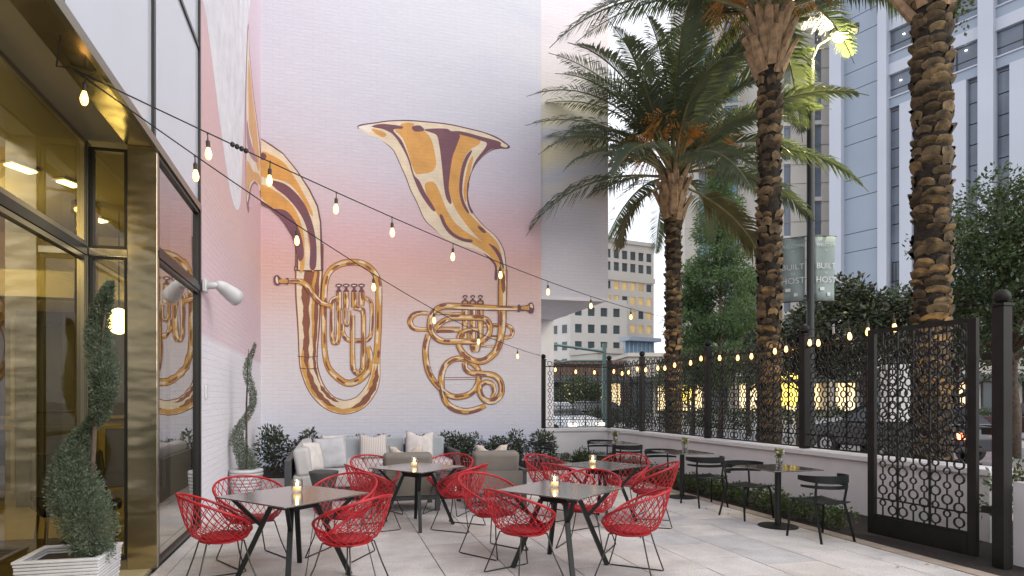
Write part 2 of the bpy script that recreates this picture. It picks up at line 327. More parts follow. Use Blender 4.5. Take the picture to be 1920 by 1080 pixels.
M['mural_side'] = ramp_wall('mural_side_paint', 1, [(.3, (222, 221, 228)), (2.4, (224, 222, 230)), (2.44, (214, 196, 206)), (3.4, (214, 190, 198)), (4.6, (220, 188, 184)), (5.6, (222, 186, 190)), (7.2, (224, 194, 202)), (9, (226, 206, 218)), (12.5, (228, 214, 226))], 13., .0)
M['cloud_paint'] = ramp_wall('mural_cloud_paint', 0, [(4.1, (214, 210, 214)), (5.3, (214, 211, 216)), (6.2, (220, 214, 205)), (6.6, (205, 207, 218)), (7.1, (232, 222, 184)), (7.5, (206, 208, 220)), (8.1, (236, 226, 190)), (8.5, (226, 218, 208)), (9.4, (226, 218, 220)), (11, (228, 220, 226)), (13, (230, 226, 232))], 13.5, 1.1, -.15)
TOPZ = 13.0
mural = MB().box(-1.6, 5.24, WALL_Y, WALL_Y + .35, -.03, TOPZ).build('mural_wall', M['mural_back'])
tag(mural, 'tall white brick wall painted with pink sunset and brass horns behind the sofas', 'wall')
side = MB().box(-1.95, -1.6, 8.27, WALL_Y + .35, -.03, TOPZ).build('side_wall', M['mural_side'])
tag(side, 'pink and white painted brick side wall behind the small spiral topiary', 'wall')
cw = thing('cloud_wall', 'overhanging wall block painted with pale yellow clouds behind the palms', 'wall', (0, 0, 0))
MB().box(5.245, 7.13, 15.02, 19.1, 4.2, TOPZ).build('upper_block', M['cloud_paint'], cw)
MB().box(4.6, 7.13, 19.1, 19.5, -.03, 12.9).build('lower_wall', M['stucco'], cw)
MB().box(5.243, 7.135, 15.0, 15.02, 4.17, 4.26).build('drip_edge', M['stucco'], cw)

# --- painted instruments: thin paint layers on the wall
PAL = {'line': flat_paint('paint_plum_line', (112, 72, 82), 0), 'plum': flat_paint('paint_plum', (122, 80, 90), 0), 'brown': flat_paint('paint_brown', (142, 88, 66), 0),
       'orange': flat_paint('paint_orange', (222, 164, 88), 0), 'gold': flat_paint('paint_gold', (212, 160, 80), 0), 'cream': flat_paint('paint_cream', (234, 216, 186), 0), 'pale': flat_paint('paint_pale', (240, 232, 220), 0)}
PALS = {'line': flat_paint('side_paint_plum', (150, 110, 120), 1), 'orange': flat_paint('side_paint_orange', (222, 172, 120), 1), 'cream': flat_paint('side_paint_cream', (235, 222, 205), 1), 'white': flat_paint('side_paint_white', (232, 231, 238), 1), 'plum': flat_paint('side_paint_mauve', (176, 136, 146), 1), 'pink': flat_paint('side_paint_pink', (224, 190, 200), 1)}
_ct, _st = math.cos(R(13.1183)), math.sin(R(13.1183))
def wall_pt(px, py):            # traced outline coordinates -> metres on the mural wall (x, z)
    a = (px - 890) / 1150; rx, ry = _st + _ct * a, _ct - _st * a; t = WALL_Y / ry
    return rx * t, CAM_H + (748 - py) / 1150 * t
def side_pt(px, py):
    a = (px - 890) / 1150; rx, ry = _st + _ct * a, _ct - _st * a; t = GX0 / rx
    return ry * t, CAM_H + (748 - py) / 1150 * t
class Paint:
    def __init__(s, name, label, wall, conv, pal, plane):
        s.lay = 0; s.b = {}; s.root = None; s.name = name; s.conv = conv; s.pal = pal; s.plane = plane; s.wall = wall
    def put(s, key, pts2, faces):
        s.lay += 1; d = .0015 + s.lay * .00018
        if s.plane == 'back': v = [(x, WALL_Y - d, z) for x, z in pts2]
        else: v = [(GX0 + d, y, z) for y, z in pts2]
        s.b.setdefault(key, MB()).add(v, faces)
    def poly(s, key, pts, org=(0, 0), sc=1., smooth=True):
        p = [(org[0] + a / sc, org[1] + b / sc) for a, b in pts]
        if smooth: p = spl(p, True, 5)
        q = [s.conv(*t) for t in p]
        tri = tessellate_polygon([[Vector((a, b, 0)) for a, b in q]])
        s.put(key, q, [tuple(t) for t in tri])
    def ribbon(s, key, pts, org=(0, 0), sc=1., wmul=1., off=0., t0=0., t1=1., taper=False, jit=0., closed=False):
        p = [(org[0] + a / sc, org[1] + b / sc, w / sc) for a, b, w in pts]
        q = spl(p, closed, 8)
        n = len(q); i0, i1 = int(t0 * (n - 1)), int(t1 * (n - 1))
        if i1 - i0 < 2: return
        v = []; sd_ = random.random() * 9
        for i in range(i0, i1 + 1):
            a = q[max(i - 1, 0)]; b = q[min(i + 1, n - 1)]; dx, dy = b[0] - a[0], b[1] - a[1]; L = math.hypot(dx, dy) or 1
            nx, ny = -dy / L, dx / L; w = q[i][2]
            hw = w * wmul / 2
            if taper:
                f = (i - i0) / (i1 - i0); hw *= min(1, 4.5 * min(f, 1 - f) + .12)
            j1 = hw * (1 + jit * math.sin(i * .9 + sd_) + jit * .6 * math.sin(i * 2.3 + sd_)); j2 = hw * (1 + jit * math.sin(i * 1.1 + 2 + sd_))
            cx, cy = q[i][0] + nx * off * w, q[i][1] + ny * off * w
            v.append(s.conv(cx + nx * j1, cy + ny * j1)); v.append(s.conv(cx - nx * j2, cy - ny * j2))
        s.put(key, v, [(2 * k, 2 * k + 1, 2 * k + 3, 2 * k + 2) for k in range(i1 - i0)])
    def pipe(s, pts, org, sc, dens=1., dark='brown', line=.22, seed=0):
        random.seed(seed + 11)
        s.ribbon(dark, pts, org, sc, 1.06)
        s.ribbon('gold' if dark == 'brown' else 'orange', pts, org, sc, 1 - line)
        L = sum(math.hypot(pts[i + 1][0] - pts[i][0], pts[i + 1][1] - pts[i][1]) for i in range(len(pts) - 1)); w = sum(p[2] for p in pts) / len(pts)
        k = max(1, int(L / (w * 3.2) * dens)); u = 1 / k
        for i in range(k):
            a = i * u; s.ribbon('cream', pts, org, sc, .34, random.choice([-.2, -.24, .05]), max(0, a + random.uniform(-.15, .1) * u), min(1, a + random.uniform(.75, 1.15) * u), True, .15)
        for i in range(k):
            a = i * u + random.uniform(0, .4) * u; s.ribbon(dark, pts, org, sc, random.uniform(.30, .52), random.choice([.2, .24, .14, -.08]), max(0, a), min(1, a + random.uniform(.4, .8) * u), True, .18)
    def finish(s, parent):
        for key, b in s.b.items():
            b.build(s.name + '_' + {'line': 'outline', 'plum': 'plum_paint', 'brown': 'brown_paint', 'orange': 'orange_paint', 'gold': 'gold_paint', 'cream': 'cream_paint', 'pale': 'pale_paint', 'white': 'white_paint', 'pink': 'pink_paint'}[key], s.pal[key], parent)
def spl(p, closed, k):          # Catmull-Rom
    n = len(p); out = []
    for i in range(n if closed else n - 1):
        a = p[(i - 1) % n] if (closed or i > 0) else p[i]; b = p[i]; c = p[(i + 1) % n]; d = p[(i + 2) % n] if (closed or i + 2 < n) else p[(i + 1) % n]
        for j in range(k):
            t = j / k
            out.append(tuple(.5 * (2 * b[m] + (c[m] - a[m]) * t + (2 * a[m] - 5 * b[m] + 4 * c[m] - d[m]) * t * t + (3 * b[m] - a[m] - 3 * c[m] + d[m]) * t ** 3) for m in range(len(b))))
    if not closed: out.append(tuple(p[-1]))
    return out
# horn with the wide bell (right)
P = Paint('painted_horn', '', mural, wall_pt, PAL, 'back')
O, S = (660, 210), 3.484
bell = [(35, 95), (60, 80), (150, 68), (240, 55), (360, 52), (480, 60), (620, 75), (740, 100), (860, 130), (950, 165), (1010, 205), (1033, 228), (1015, 241), (970, 240), (920, 250), (870, 280), (820, 330), (785, 390), (765, 450), (755, 530), (765, 600), (790, 655), (860, 740), (940, 810), (985, 880), (1003, 950), (1008, 1090),
        (938, 1090), (945, 1010), (915, 960), (860, 920), (780, 890), (680, 860), (600, 815), (530, 760), (470, 700), (420, 590), (380, 510), (350, 430), (310, 340), (270, 255), (230, 215), (170, 165), (100, 140), (50, 115)]
P.poly('line', bell, O, S)
cx_, cy_ = 600, 400
inner = [(a + (6 if a < 600 and b > 150 else (-6 if b > 150 else 0)) + (9 if a < 70 else 0) - (9 if a > 1000 and b < 300 else 0), b + (8 if b < 170 else 0) - (6 if 225 < b < 260 and a > 900 else 0)) for a, b in bell]
P.poly('cream', inner, O, S)
P.poly('pale', [(45, 95), (130, 80), (140, 100), (110, 130), (60, 112)], O, S)
P.poly('orange', [(325, 76), (400, 74), (410, 110), (470, 125), (500, 150), (525, 200), (545, 290), (548, 350), (520, 390), (450, 405), (415, 400), (385, 330), (365, 260), (330, 170), (280, 120), (310, 110)], O, S)
P.poly('orange', [(135, 108), (215, 135), (218, 160), (190, 162), (140, 130)], O, S)
P.poly('orange', [(715, 150), (830, 180), (825, 215), (780, 240), (735, 300), (715, 400), (712, 520), (730, 600), (765, 660), (830, 730), (930, 830), (968, 900), (985, 1000), (985, 1090), (965, 1090), (955, 1000), (900, 900), (800, 800), (720, 700), (670, 620), (640, 540), (632, 460), (650, 320), (690, 200)], O, S)
P.poly('orange', [(475, 480), (510, 455), (545, 470), (580, 540), (620, 640), (680, 730), (770, 800), (880, 870), (940, 960), (955, 1010), (940, 1010), (890, 930), (780, 860), (700, 830), (620, 760), (560, 670), (500, 570)], O, S)
P.poly('orange', [(775, 300), (792, 300), (770, 400), (755, 480), (750, 560), (740, 590), (728, 520), (745, 400)], O, S)
P.poly('plum', [(130, 92), (200, 78), (320, 92), (328, 108), (270, 118), (320, 180), (350, 240), (380, 320), (405, 410), (440, 450), (480, 530), (540, 630), (532, 648), (490, 600), (440, 520), (395, 410), (365, 310), (320, 220), (270, 150), (210, 115), (150, 102)], O, S)
P.poly('plum', [(395, 95), (440, 88), (465, 105), (470, 122), (420, 128), (395, 115)], O, S)
P.poly('plum', [(470, 118), (540, 108), (620, 110), (650, 125), (720, 128), (860, 165), (965, 195), (972, 222), (1005, 236), (920, 240), (868, 275), (815, 330), (780, 400), (760, 470), (770, 440), (800, 330), (880, 215), (835, 185), (715, 150), (705, 165), (680, 230), (655, 300), (640, 400), (632, 500), (650, 585), (640, 600), (615, 560), (600, 480), (585, 330), (570, 220), (550, 150)], O, S)
P.poly('plum', [(775, 252), (782, 262), (750, 330), (728, 420), (720, 520), (735, 590), (765, 655), (750, 655), (715, 590), (700, 500), (712, 380), (740, 295)], O, S)
P.poly('plum', [(755, 460), (766, 470), (758, 540), (770, 610), (792, 655), (778, 660), (755, 600), (750, 530)], O, S)
P.poly('plum', [(572, 675), (590, 675), (620, 740), (670, 795), (730, 825), (785, 835), (775, 853), (710, 840), (640, 800), (595, 740)], O, S)
P.poly('plum', [(820, 745), (850, 755), (875, 785), (860, 790), (835, 770)], O, S)
P.poly('plum', [(890, 860), (940, 885), (975, 940), (992, 1010), (985, 1020), (955, 950), (925, 900)], O, S)
P.poly('plum', [(860, 922), (915, 960), (945, 1005), (950, 1090), (930, 1090), (932, 1010), (900, 965)], O, S)
O, S = (750, 520), 4.0
T3 = [(215, 430, 46), (192, 520, 46), (195, 620, 46), (215, 710, 44), (255, 780, 42), (300, 830, 40), (360, 880, 42), (430, 897, 44), (510, 880, 44), (560, 840, 42), (590, 770, 42), (588, 700, 40), (560, 660, 40), (510, 625, 40), (450, 608, 42), (390, 620, 44), (340, 660, 44), (315, 720, 44), (310, 790, 44), (320, 870, 44), (350, 940, 44), (410, 985, 46), (490, 1003, 46), (570, 990, 44), (640, 960, 36)]
T4 = [(485, 640, 40), (495, 690, 40), (540, 715, 40), (620, 722, 42), (700, 735, 44), (750, 780, 44), (762, 850, 44), (740, 900, 44), (690, 930, 44), (630, 915, 42), (597, 860, 42), (605, 810, 40), (645, 785, 38), (690, 800, 36), (705, 850, 32), (690, 900, 24)]
T1 = [(770, -60, 64), (768, 100, 66), (766, 250, 62), (765, 350, 60), (757, 430, 55), (735, 520, 52), (690, 585, 50), (620, 628, 48), (545, 622, 46), (480, 575, 44), (440, 510, 40), (440, 450, 36), (470, 410, 34), (530, 393, 34), (585, 392, 30)]
T2 = [(900, 233, 32), (780, 232, 36), (600, 225, 42), (430, 218, 46), (330, 218, 46), (270, 245, 44), (235, 290, 42), (222, 350, 42), (235, 410, 42), (280, 460, 42), (340, 480, 42), (450, 480, 42), (560, 482, 42), (630, 465, 42), (668, 420, 42), (672, 360, 42), (640, 315, 42), (580, 305, 42), (450, 302, 42), (370, 310, 42), (310, 340, 42), (260, 390, 40)]
for y_ in (752, 768): P.ribbon('brown', [(330, y_, 5), (570, y_ - 3, 5)], O, S)
P.pipe([(210, 270, 30), (150, 268, 34), (100, 285, 40), (75, 330, 42), (95, 375, 40), (140, 390, 34), (210, 392, 30)], O, S, seed=1)
P.pipe([(620, 360, 30), (740, 360, 28), (800, 360, 30), (840, 390, 32), (838, 430, 30), (800, 450, 30), (620, 445, 28)], O, S, seed=2)
P.pipe([(262, 272, 20), (470, 272, 20)], O, S, seed=3); P.pipe([(268, 394, 44), (450, 392, 40)], O, S, seed=4)
P.pipe([(600, 515, 16), (720, 518, 14)], O, S, seed=5)
for i, x_ in enumerate((488, 545, 602)):
    P.pipe([(x_, 235, 46), (x_, 350, 46), (x_, 505, 46)], O, S, dens=1.6, seed=6 + i)
    P.poly('line', [(x_ - 22, 205), (x_ - 25, 180), (x_ - 14, 172), (x_ - 6, 160), (x_ - 18, 150), (x_ - 16, 138), (x_, 132), (x_ + 16, 138), (x_ + 18, 150), (x_ + 6, 160), (x_ + 14, 172), (x_ + 25, 180), (x_ + 22, 205)], O, S)
    P.poly('cream', [(x_ - 9, 147), (x_ + 8, 146), (x_ + 4, 153), (x_ - 6, 153)], O, S); P.poly('gold', [(x_ - 14, 195), (x_ - 8, 182), (x_ + 8, 182), (x_ + 12, 196)], O, S)
P.pipe([(565, 490, 76), (565, 530, 74), (565, 562, 50)], O, S, dens=2, seed=9)
P.pipe(T3, O, S, seed=12); P.pipe(T4, O, S, seed=13); P.pipe(T1, O, S, seed=14); P.pipe(T2, O, S, seed=15)
P.poly('line', [(880, 212), (892, 204), (905, 214), (955, 208), (968, 192), (992, 193), (1004, 230), (994, 270), (968, 268), (955, 252), (905, 252), (892, 262), (880, 252)], O, S)
P.poly('gold', [(910, 222), (955, 216), (965, 215), (965, 246), (955, 246), (910, 240)], O, S); P.poly('cream', [(972, 205), (988, 203), (994, 230), (976, 225)], O, S)
P.finish(mural)
# tuba with the four valves (left)
random.seed(5)
P = Paint('painted_tuba', '', mural, wall_pt, PAL, 'back')
O, S = (500, 460), 3.272
body = [(262, -10, 170), (260, 150, 170), (255, 300, 158), (257, 500, 136), (254, 650, 117), (260, 750, 110), (292, 850, 104), (335, 918, 98), (395, 970, 92), (480, 993, 88), (570, 965, 84), (635, 890, 78), (662, 820, 66), (672, 740, 50), (678, 640, 42), (685, 500, 42), (688, 300, 42), (680, 210, 42), (640, 145, 40), (580, 110, 40), (500, 105, 42), (430, 125, 42), (380, 170, 40), (358, 240, 40), (352, 350, 38), (352, 500, 36), (355, 640, 36), (375, 740, 38), (420, 800, 42), (490, 845, 44), (560, 830, 46), (620, 770, 46), (635, 690, 42), (620, 620, 34)]
P.ribbon('brown', body, O, S, 1.03); P.ribbon('cream', body, O, S, .9, 0, 0, .42); P.ribbon('gold', body, O, S, .80, 0, .40, 1.)
q = body
P.ribbon('gold', q, O, S, .24, -.26, .0, .12, True, .15); P.ribbon('gold', q, O, S, .2, .06, .05, .19, True, .2); P.ribbon('gold', q, O, S, .26, .28, .12, .22, True, .15); P.ribbon('gold', q, O, S, .3, .26, .22, .33, True, .15); P.ribbon('gold', q, O, S, .3, -.2, .33, .40, True, .15)
P.ribbon('brown', q, O, S, .26, -.04, .0, .06, True, .2); P.ribbon('brown', q, O, S, .28, .1, .03, .16, True, .22); P.ribbon('brown', q, O, S, .16, -.33, .02, .19, True, .2); P.ribbon('brown', q, O, S, .3, .08, .15, .255, True, .2); P.ribbon('brown', q, O, S, .22, -.3, .19, .26, True, .2); P.ribbon('brown', q, O, S, .42, .12, .285, .40, True, .2)
for k in range(26):
    a = .41 + k * .0222; P.ribbon('cream' if k % 2 else 'brown', q, O, S, random.uniform(.28, .42), random.choice([-.2, .2, .1, -.1]), a, min(1, a + random.uniform(.016, .034)), True, .15)
for y_, x0, x1, w_ in ((142, 168, 348, 26), (680, 190, 316, 5), (752, 200, 318, 5)): P.ribbon('line', [(x0, y_, w_), ((x0 + x1) / 2, y_ + 6, w_), (x1, y_, w_)], O, S)
P.ribbon('gold', [(174, 142, 14), (258, 148, 14), (342, 142, 14)], O, S)
P.pipe([(465, 480, 24), (470, 540, 26), (500, 580, 28), (570, 585, 28), (625, 575, 26), (642, 520, 24), (642, 360, 24), (600, 320, 22)], O, S, seed=21)
P.pipe([(403, 345, 28), (403, 560, 30), (422, 598, 30), (440, 560, 30), (440, 330, 28)], O, S, seed=22)
for i, x_ in enumerate((443, 488, 537, 582)):
    P.pipe([(x_, 280, 34), (x_, 400 - 10 * i, 34)], O, S, dens=2, seed=23 + i)
    P.poly('line', [(x_ - 17, 285), (x_ - 8, 268), (x_ - 8, 258), (x_ - 20, 250), (x_ - 18, 240), (x_, 235), (x_ + 18, 240), (x_ + 20, 250), (x_ + 8, 258), (x_ + 8, 268), (x_ + 17, 285)], O, S)
    P.poly('cream', [(x_ - 12, 246), (x_ + 10, 244), (x_ + 4, 251), (x_ - 8, 251)], O, S)
P.pipe([(478, 390, 20), (478, 465, 20), (493, 490, 20), (508, 465, 20), (508, 400, 20)], O, S, seed=28)
P.pipe([(390, 365, 28), (405, 335, 28), (440, 318, 26)], O, S, seed=29)
P.pipe([(528, 430, 28), (528, 715, 30), (540, 770, 30), (560, 783, 30), (582, 765, 30), (592, 715, 30), (594, 430, 28), (578, 395, 26), (535, 384, 24)], O, S, seed=30)
P.pipe([(110, 220, 22), (200, 222, 30), (245, 245, 36), (285, 300, 34), (330, 350, 30), (392, 370, 24)], O, S, seed=31)
P.poly('line', [(45, 195), (68, 184), (92, 206), (112, 208), (132, 200), (136, 220), (130, 242), (112, 236), (92, 236), (70, 246), (48, 232)], O, S)
P.poly('cream', [(56, 200), (66, 195), (72, 235), (58, 228)], O, S); P.poly('gold', [(80, 212), (125, 210), (125, 232), (80, 230)], O, S)
O, S = (440, 30), 2.204
up = [(110, 507), (155, 535), (200, 567), (260, 640), (310, 715), (345, 785), (358, 850), (362, 940), (366, 1050), (258, 1050), (258, 975), (238, 910), (200, 848), (150, 798), (110, 775)]
P.poly('line', up, O, S, False)
P.poly('cream', [(110, 512), (200, 573), (258, 645), (306, 720), (340, 790), (352, 855), (356, 1050), (263, 1050), (263, 975), (243, 905), (205, 842), (152, 790), (110, 768)], O, S, False)
P.poly('orange', [(110, 568), (150, 575), (205, 610), (255, 680), (290, 745), (318, 800), (322, 830), (300, 800), (270, 745), (225, 695), (160, 672), (110, 660)], O, S)
P.poly('orange', [(110, 700), (160, 720), (215, 760), (255, 810), (285, 900), (290, 1000), (285, 1050), (270, 1050), (270, 960), (245, 870), (215, 815), (150, 790), (110, 750)], O, S)
P.poly('orange', [(300, 830), (320, 900), (330, 980), (328, 1050), (318, 1050), (312, 980), (300, 900)], O, S)
P.poly('plum', [(148, 688), (165, 682), (215, 700), (265, 745), (300, 800), (325, 870), (338, 950), (335, 1040), (310, 1040), (312, 950), (295, 870), (265, 810), (215, 750), (170, 715)], O, S)
P.poly('plum', [(110, 768), (150, 795), (210, 805), (250, 850), (278, 920), (286, 990), (270, 1015), (258, 985), (240, 910), (200, 850), (150, 800), (112, 780)], O, S)
P.poly('plum', [(110, 570), (125, 570), (132, 585), (122, 596), (110, 594)], O, S)
P.finish(mural)
# side wall: white cloud streak and the edge of the tuba bell
P = Paint('painted_bell', '', side, side_pt, PALS, 'side')
P.poly('white', [(377, -60), (388, 40), (402, 150), (415, 250), (428, 340), (440, 388), (449, 388), (453, 340), (458, 200), (463, 60), (466, -60)], (0, 0), 1.)
P.poly('line', [(55, 28), (62, 150), (78, 320), (95, 450), (108, 570), (109, 745), (98, 708), (80, 694), (66, 725), (60, 800), (54, 808), (46, 720), (44, 400), (47, 200)], O, S)
P.poly('cream', [(56, 50), (61, 160), (76, 325), (93, 455), (105, 575), (106, 720), (92, 690), (78, 684), (62, 715), (52, 770), (48, 700), (47, 400), (50, 200)], O, S)
P.poly('orange', [(57, 180), (74, 330), (90, 460), (102, 590), (100, 640), (85, 600), (72, 520), (58, 430)], O, S)
P.poly('orange', [(50, 600), (75, 640), (100, 655), (105, 700), (85, 680), (65, 690), (52, 740)], O, S)
P.poly('plum', [(50, 430), (62, 500), (80, 560), (95, 600), (80, 600), (60, 570), (50, 520)], O, S)
P.poly('pink', [(66, 740), (80, 712), (96, 722), (106, 765), (60, 790)], O, S)
P.finish(side)
# ------------------------------------------------------------------ glass and steel facade (left)
def steelmat():
    m = pm('brushed_steel_reflection_tint', (.50, .44, .30), .22, metal=1.); n = m.node_tree; b = n.nodes['Principled BSDF']  # base colour carries the brass tint of indoor light reflected in the steel
    g = n.nodes.new('ShaderNodeNewGeometry'); mpn = n.nodes.new('ShaderNodeMapping'); mpn.inputs['Scale'].default_value = (1.2, 1.2, 2.6); t = n.nodes.new('ShaderNodeTexNoise'); t.inputs['Scale'].default_value = 2.1; t.inputs['Detail'].default_value = 1.5
    bp = n.nodes.new('ShaderNodeBump'); bp.inputs['Strength'].default_value = .35; bp.inputs['Distance'].default_value = .05
    n.links.new(g.outputs['Position'], mpn.inputs[0]); n.links.new(mpn.outputs[0], t.inputs['Vector']); n.links.new(t.outputs['Fac'], bp.inputs['Height']); n.links.new(bp.outputs[0], b.inputs['Normal'])
    return m
M['steel'] = steelmat()
M['mullion'] = pm('dark_mullion', (.045, .045, .042), .35, metal=.7)
M['mullion_lt'] = pm('steel_mullion', (.30, .275, .20), .3, metal=.9)
M['spandrel'] = pm('pale_spandrel_glass', (.60, .635, .70), .12, var=.03, vscale=.8, stretch=(1, 1, .3))
M['soffit'] = pm('beige_soffit', (.27, .245, .16), .6, var=.05, vscale=1)
M['glass_entry'] = glassmat('entry_glass', (.50, .46, .25), .14, .01, .55, .02)
M['glass_side'] = glassmat('reflective_glass', (.42, .43, .36), .42, .01, .85, .03)
fac = thing('glass_facade', 'glass shopfront with brushed steel column and pale upper panels on the left', 'facade', (0, 0, 0))
MB().box(-1.86, -1.602, 6.31, 6.36, 0, 3.96).build('steel_column', M['steel'], fac, bevel=.006)
MB().box(-1.86, -1.61, -3, 6.6, 3.965, 4.03).build('steel_soffit', M['steel'], fac)
MB().box(-2.6, -1.865, -3, 6.32, 3.985, 4.06).build('beige_soffit', M['soffit'], fac)
MB().box(-1.63, -1.585, -3, 8.25, 3.94, 4.02).build('sill_rail', M['mullion_lt'], fac)
ycuts = [-1.9, .1, 2.15, 4.2, 6.2, 8.22]
zcuts = [4.02, 5.97, 8.0, 10.0, 12.4]
for i in range(5):
    for k in range(4):
        MB().box(-1.66, -1.618, ycuts[i] + .025, ycuts[i + 1] - .025, zcuts[k] + .02, zcuts[k + 1] - .02).build('upper_panel', M['spandrel'], fac)
for y in ycuts: MB().box(-1.70, -1.592, y - .03, y + .03, 4.02, 12.5).build('mullion', M['mullion'], fac)
for z in zcuts[1:]: MB().box(-1.70, -1.60, -3, 8.2, z - .025, z + .025).build('transom', M['mullion'], fac)
def window(parent, axis, c, a0, a1, z0, z1, gm, fr=.04, fm='mullion_lt', d=.03):
    f = MB()
    def bx(a, b, z, w):
        if axis == 'x': f.box(c - d, c + d, a, b, z, w)
        else: f.box(a, b, c - d, c + d, z, w)
    bx(a0, a0 + fr, z0, z1); bx(a1 - fr, a1, z0, z1); bx(a0 + fr, a1 - fr, z0, z0 + fr); bx(a0 + fr, a1 - fr, z1 - fr, z1)
    w = f.build('window', M[fm], parent)
    p = MB()
    if axis == 'x': p.add([(c, a0 + fr, z0 + fr), (c, a1 - fr, z0 + fr), (c, a1 - fr, z1 - fr), (c, a0 + fr, z1 - fr)], [(0, 1, 2, 3)])
    else: p.add([(a0 + fr, c, z0 + fr), (a1 - fr, c, z0 + fr), (a1 - fr, c, z1 - fr), (a0 + fr, c, z1 - fr)], [(0, 1, 2, 3)])
    p.build('pane', M[gm], w); return w
window(fac, 'y', 6.375, -2.185, -1.865, .10, 2.93, 'glass_entry', .03, 'mullion')
window(fac, 'y', 6.375, -2.185, -1.865, 3.00, 3.94, 'glass_entry', .03, 'mullion')
MB().box(-2.185, -1.865, 6.322, 6.40, 2.935, 2.995).build('transom', M['steel'], fac)
MB().box(-2.185, -1.865, 6.322, 6.40, .0, .095).build('base_rail', M['mullion_lt'], fac)
MB().box(-2.27, -2.19, 6.31, 6.40, 0, 3.98).build('corner_mullion', M['mullion_lt'], fac)
for a0, a1 in ((3.4, 6.30), (.4, 3.36), (-2.6, .36)):
    window(fac, 'x', -2.23, a0, a1, .03, 2.92, 'glass_entry', .04, 'mullion_lt')
    window(fac, 'x', -2.23, a0, a1, 3.01, 3.98, 'glass_entry', .04, 'mullion_lt')
    MB().box(-2.275, -2.19, a0, a1, 2.925, 3.005).build('transom', M['mullion'], fac)
window(fac, 'x', -1.635, 6.365, 8.20, .02, 2.94, 'glass_side', .035, 'mullion')
window(fac, 'x', -1.635, 6.365, 8.20, 3.02, 3.93, 'glass_side', .035, 'mullion')
MB().box(-1.68, -1.595, 6.365, 8.20, 2.945, 3.015).build('transom', M['mullion'], fac)
MB().box(-1.70, -1.59, 8.205, 8.265, 0, 4.02).build('end_mullion', M['mullion'], fac)
# interior seen through the glass
M['int_wall'] = pm('interior_olive_wall', (.34, .30, .17), .7, var=.08, vscale=1.5)
M['int_dark'] = pm('interior_dark_panel', (.075, .075, .05), .5, var=.1, vscale=2)
M['int_ceiling'] = pm('interior_ceiling', (.36, .33, .20), .8)
M['int_floor'] = pm('interior_pale_floor', (.55, .47, .28), .3, var=.08, vscale=3)
M['carpet'] = pm('interior_carpet', (.085, .065, .045), .9, var=.3, vscale=14)
M['int_lamp'] = pm('ceiling_lamp', (1, .9, .7), .5, emit=(1, .80, .42), estr=8.)
structure(MB().box(-8, -1.66, -3, 10.4, -.03, .004).build('interior_floor', M['int_floor']))
structure(MB().box(-7, -2.4, -2, 7.9, .0045, .014).build('interior_carpet', M['carpet']))
structure(MB().box(-8, -1.72, -3, 10.4, 4.07, 4.2).build('interior_ceiling', M['int_ceiling']))
iw = structure(MB().box(-8, -1.97, 10.4, 10.6, -.03, 4.2).build('interior_wall', M['int_wall']))
structure(MB().box(-8.2, -8.0, -3.2, 10.6, -.03, 4.2).build('interior_wall', M['int_wall']))
structure(MB().box(-8.2, -2.3, -3.3, -3.1, -.03, 4.2).build('interior_wall', M['int_wall']))
for x0, x1, z0, z1 in ((-3.35, -2.55, .25, 1.15), (-3.35, -2.55, 1.35, 2.75), (-5.5, -4.6, .25, 1.15), (-5.5, -4.6, 1.35, 2.75)):
    p = MB().box(x0, x1, 10.36, 10.398, z0, z1).build('wall_panel', M['int_dark'], iw)
    f = MB()
    for a in ((x0 - .05, x0, z0 - .05, z1 + .05), (x1, x1 + .05, z0 - .05, z1 + .05), (x0, x1, z0 - .05, z0), (x0, x1, z1, z1 + .05)): f.box(a[0], a[1], 10.33, 10.398, a[2], a[3])
    f.build('moulding', M['int_wall'], iw)
d = thing('dark_door', 'dark panelled door standing inside the glazed entrance', 'door', (-4.02, 10.3, 0))
MB().box(-.5, .5, 0, .06, .01, 2.9).build('door_leaf', M['int_dark'], d, bevel=.01)
MB().box(-.35, .35, -.02, 0, .3, 1.2).build('lower_panel', M['int_dark'], d, bevel=.02); MB().box(-.35, .35, -.02, 0, 1.4, 2.7).build('upper_panel', M['int_dark'], d, bevel=.02)
MB().lathe([(.02, 0), (.035, .02), (.03, .05)], (.4, -.05, 1.2), 10).build('handle', M['steel'], d)
hb = MB().box(-7.5, -2.2, 9.2, 9.5, 2.95, 3.3).build('header_beam', M['int_ceiling']); structure(hb)
for x in (-3.0, -5.2):
    c = thing('interior_column', 'brushed brass column inside the glazed entrance, ' + ('nearer the corner' if x > -4 else 'deeper in the room'), 'column', (x, 8.6, 0))
    MB().lathe([(.16, 0), (.16, .12), (.13, .14), (.13, 3.9), (.16, 3.92), (.16, 4.05)], (0, 0, 0), 20).build('shaft', M['steel'], c, smooth=True)
def ceil_light(x, y, L, rz, label):
    t = thing('ceiling_light', label, 'ceiling light', (x, y, 4.06), rz, 'lit ceiling lights inside the entrance')
    MB().box(-L / 2 - .03, L / 2 + .03, -.09, .09, -.02, 0).build('trim', M['white_plastic'], t); MB().box(-L / 2, L / 2, -.06, .06, -.035, -.021).build('diffuser', M['int_lamp'], t)
ceil_light(-3.2, 7.4, .26, R(60), 'lit strip light on the ceiling inside, left of the two seen through the tall glass')
ceil_light(-2.9, 7.8, .2, R(60), 'lit strip light on the ceiling inside, right of the two seen through the tall glass')
ceil_light(-3.1, 9.3, .2, R(60), 'small lit ceiling light seen through the narrow upper window')
ceil_light(-5.6, 5.6, .6, R(90), 'lit strip light on the ceiling deep inside the entrance')
pl = thing('pendant_globe', 'glowing white globe pendant seen through the narrow window', 'pendant lamp', (-2.72, 8.9, 2.62))
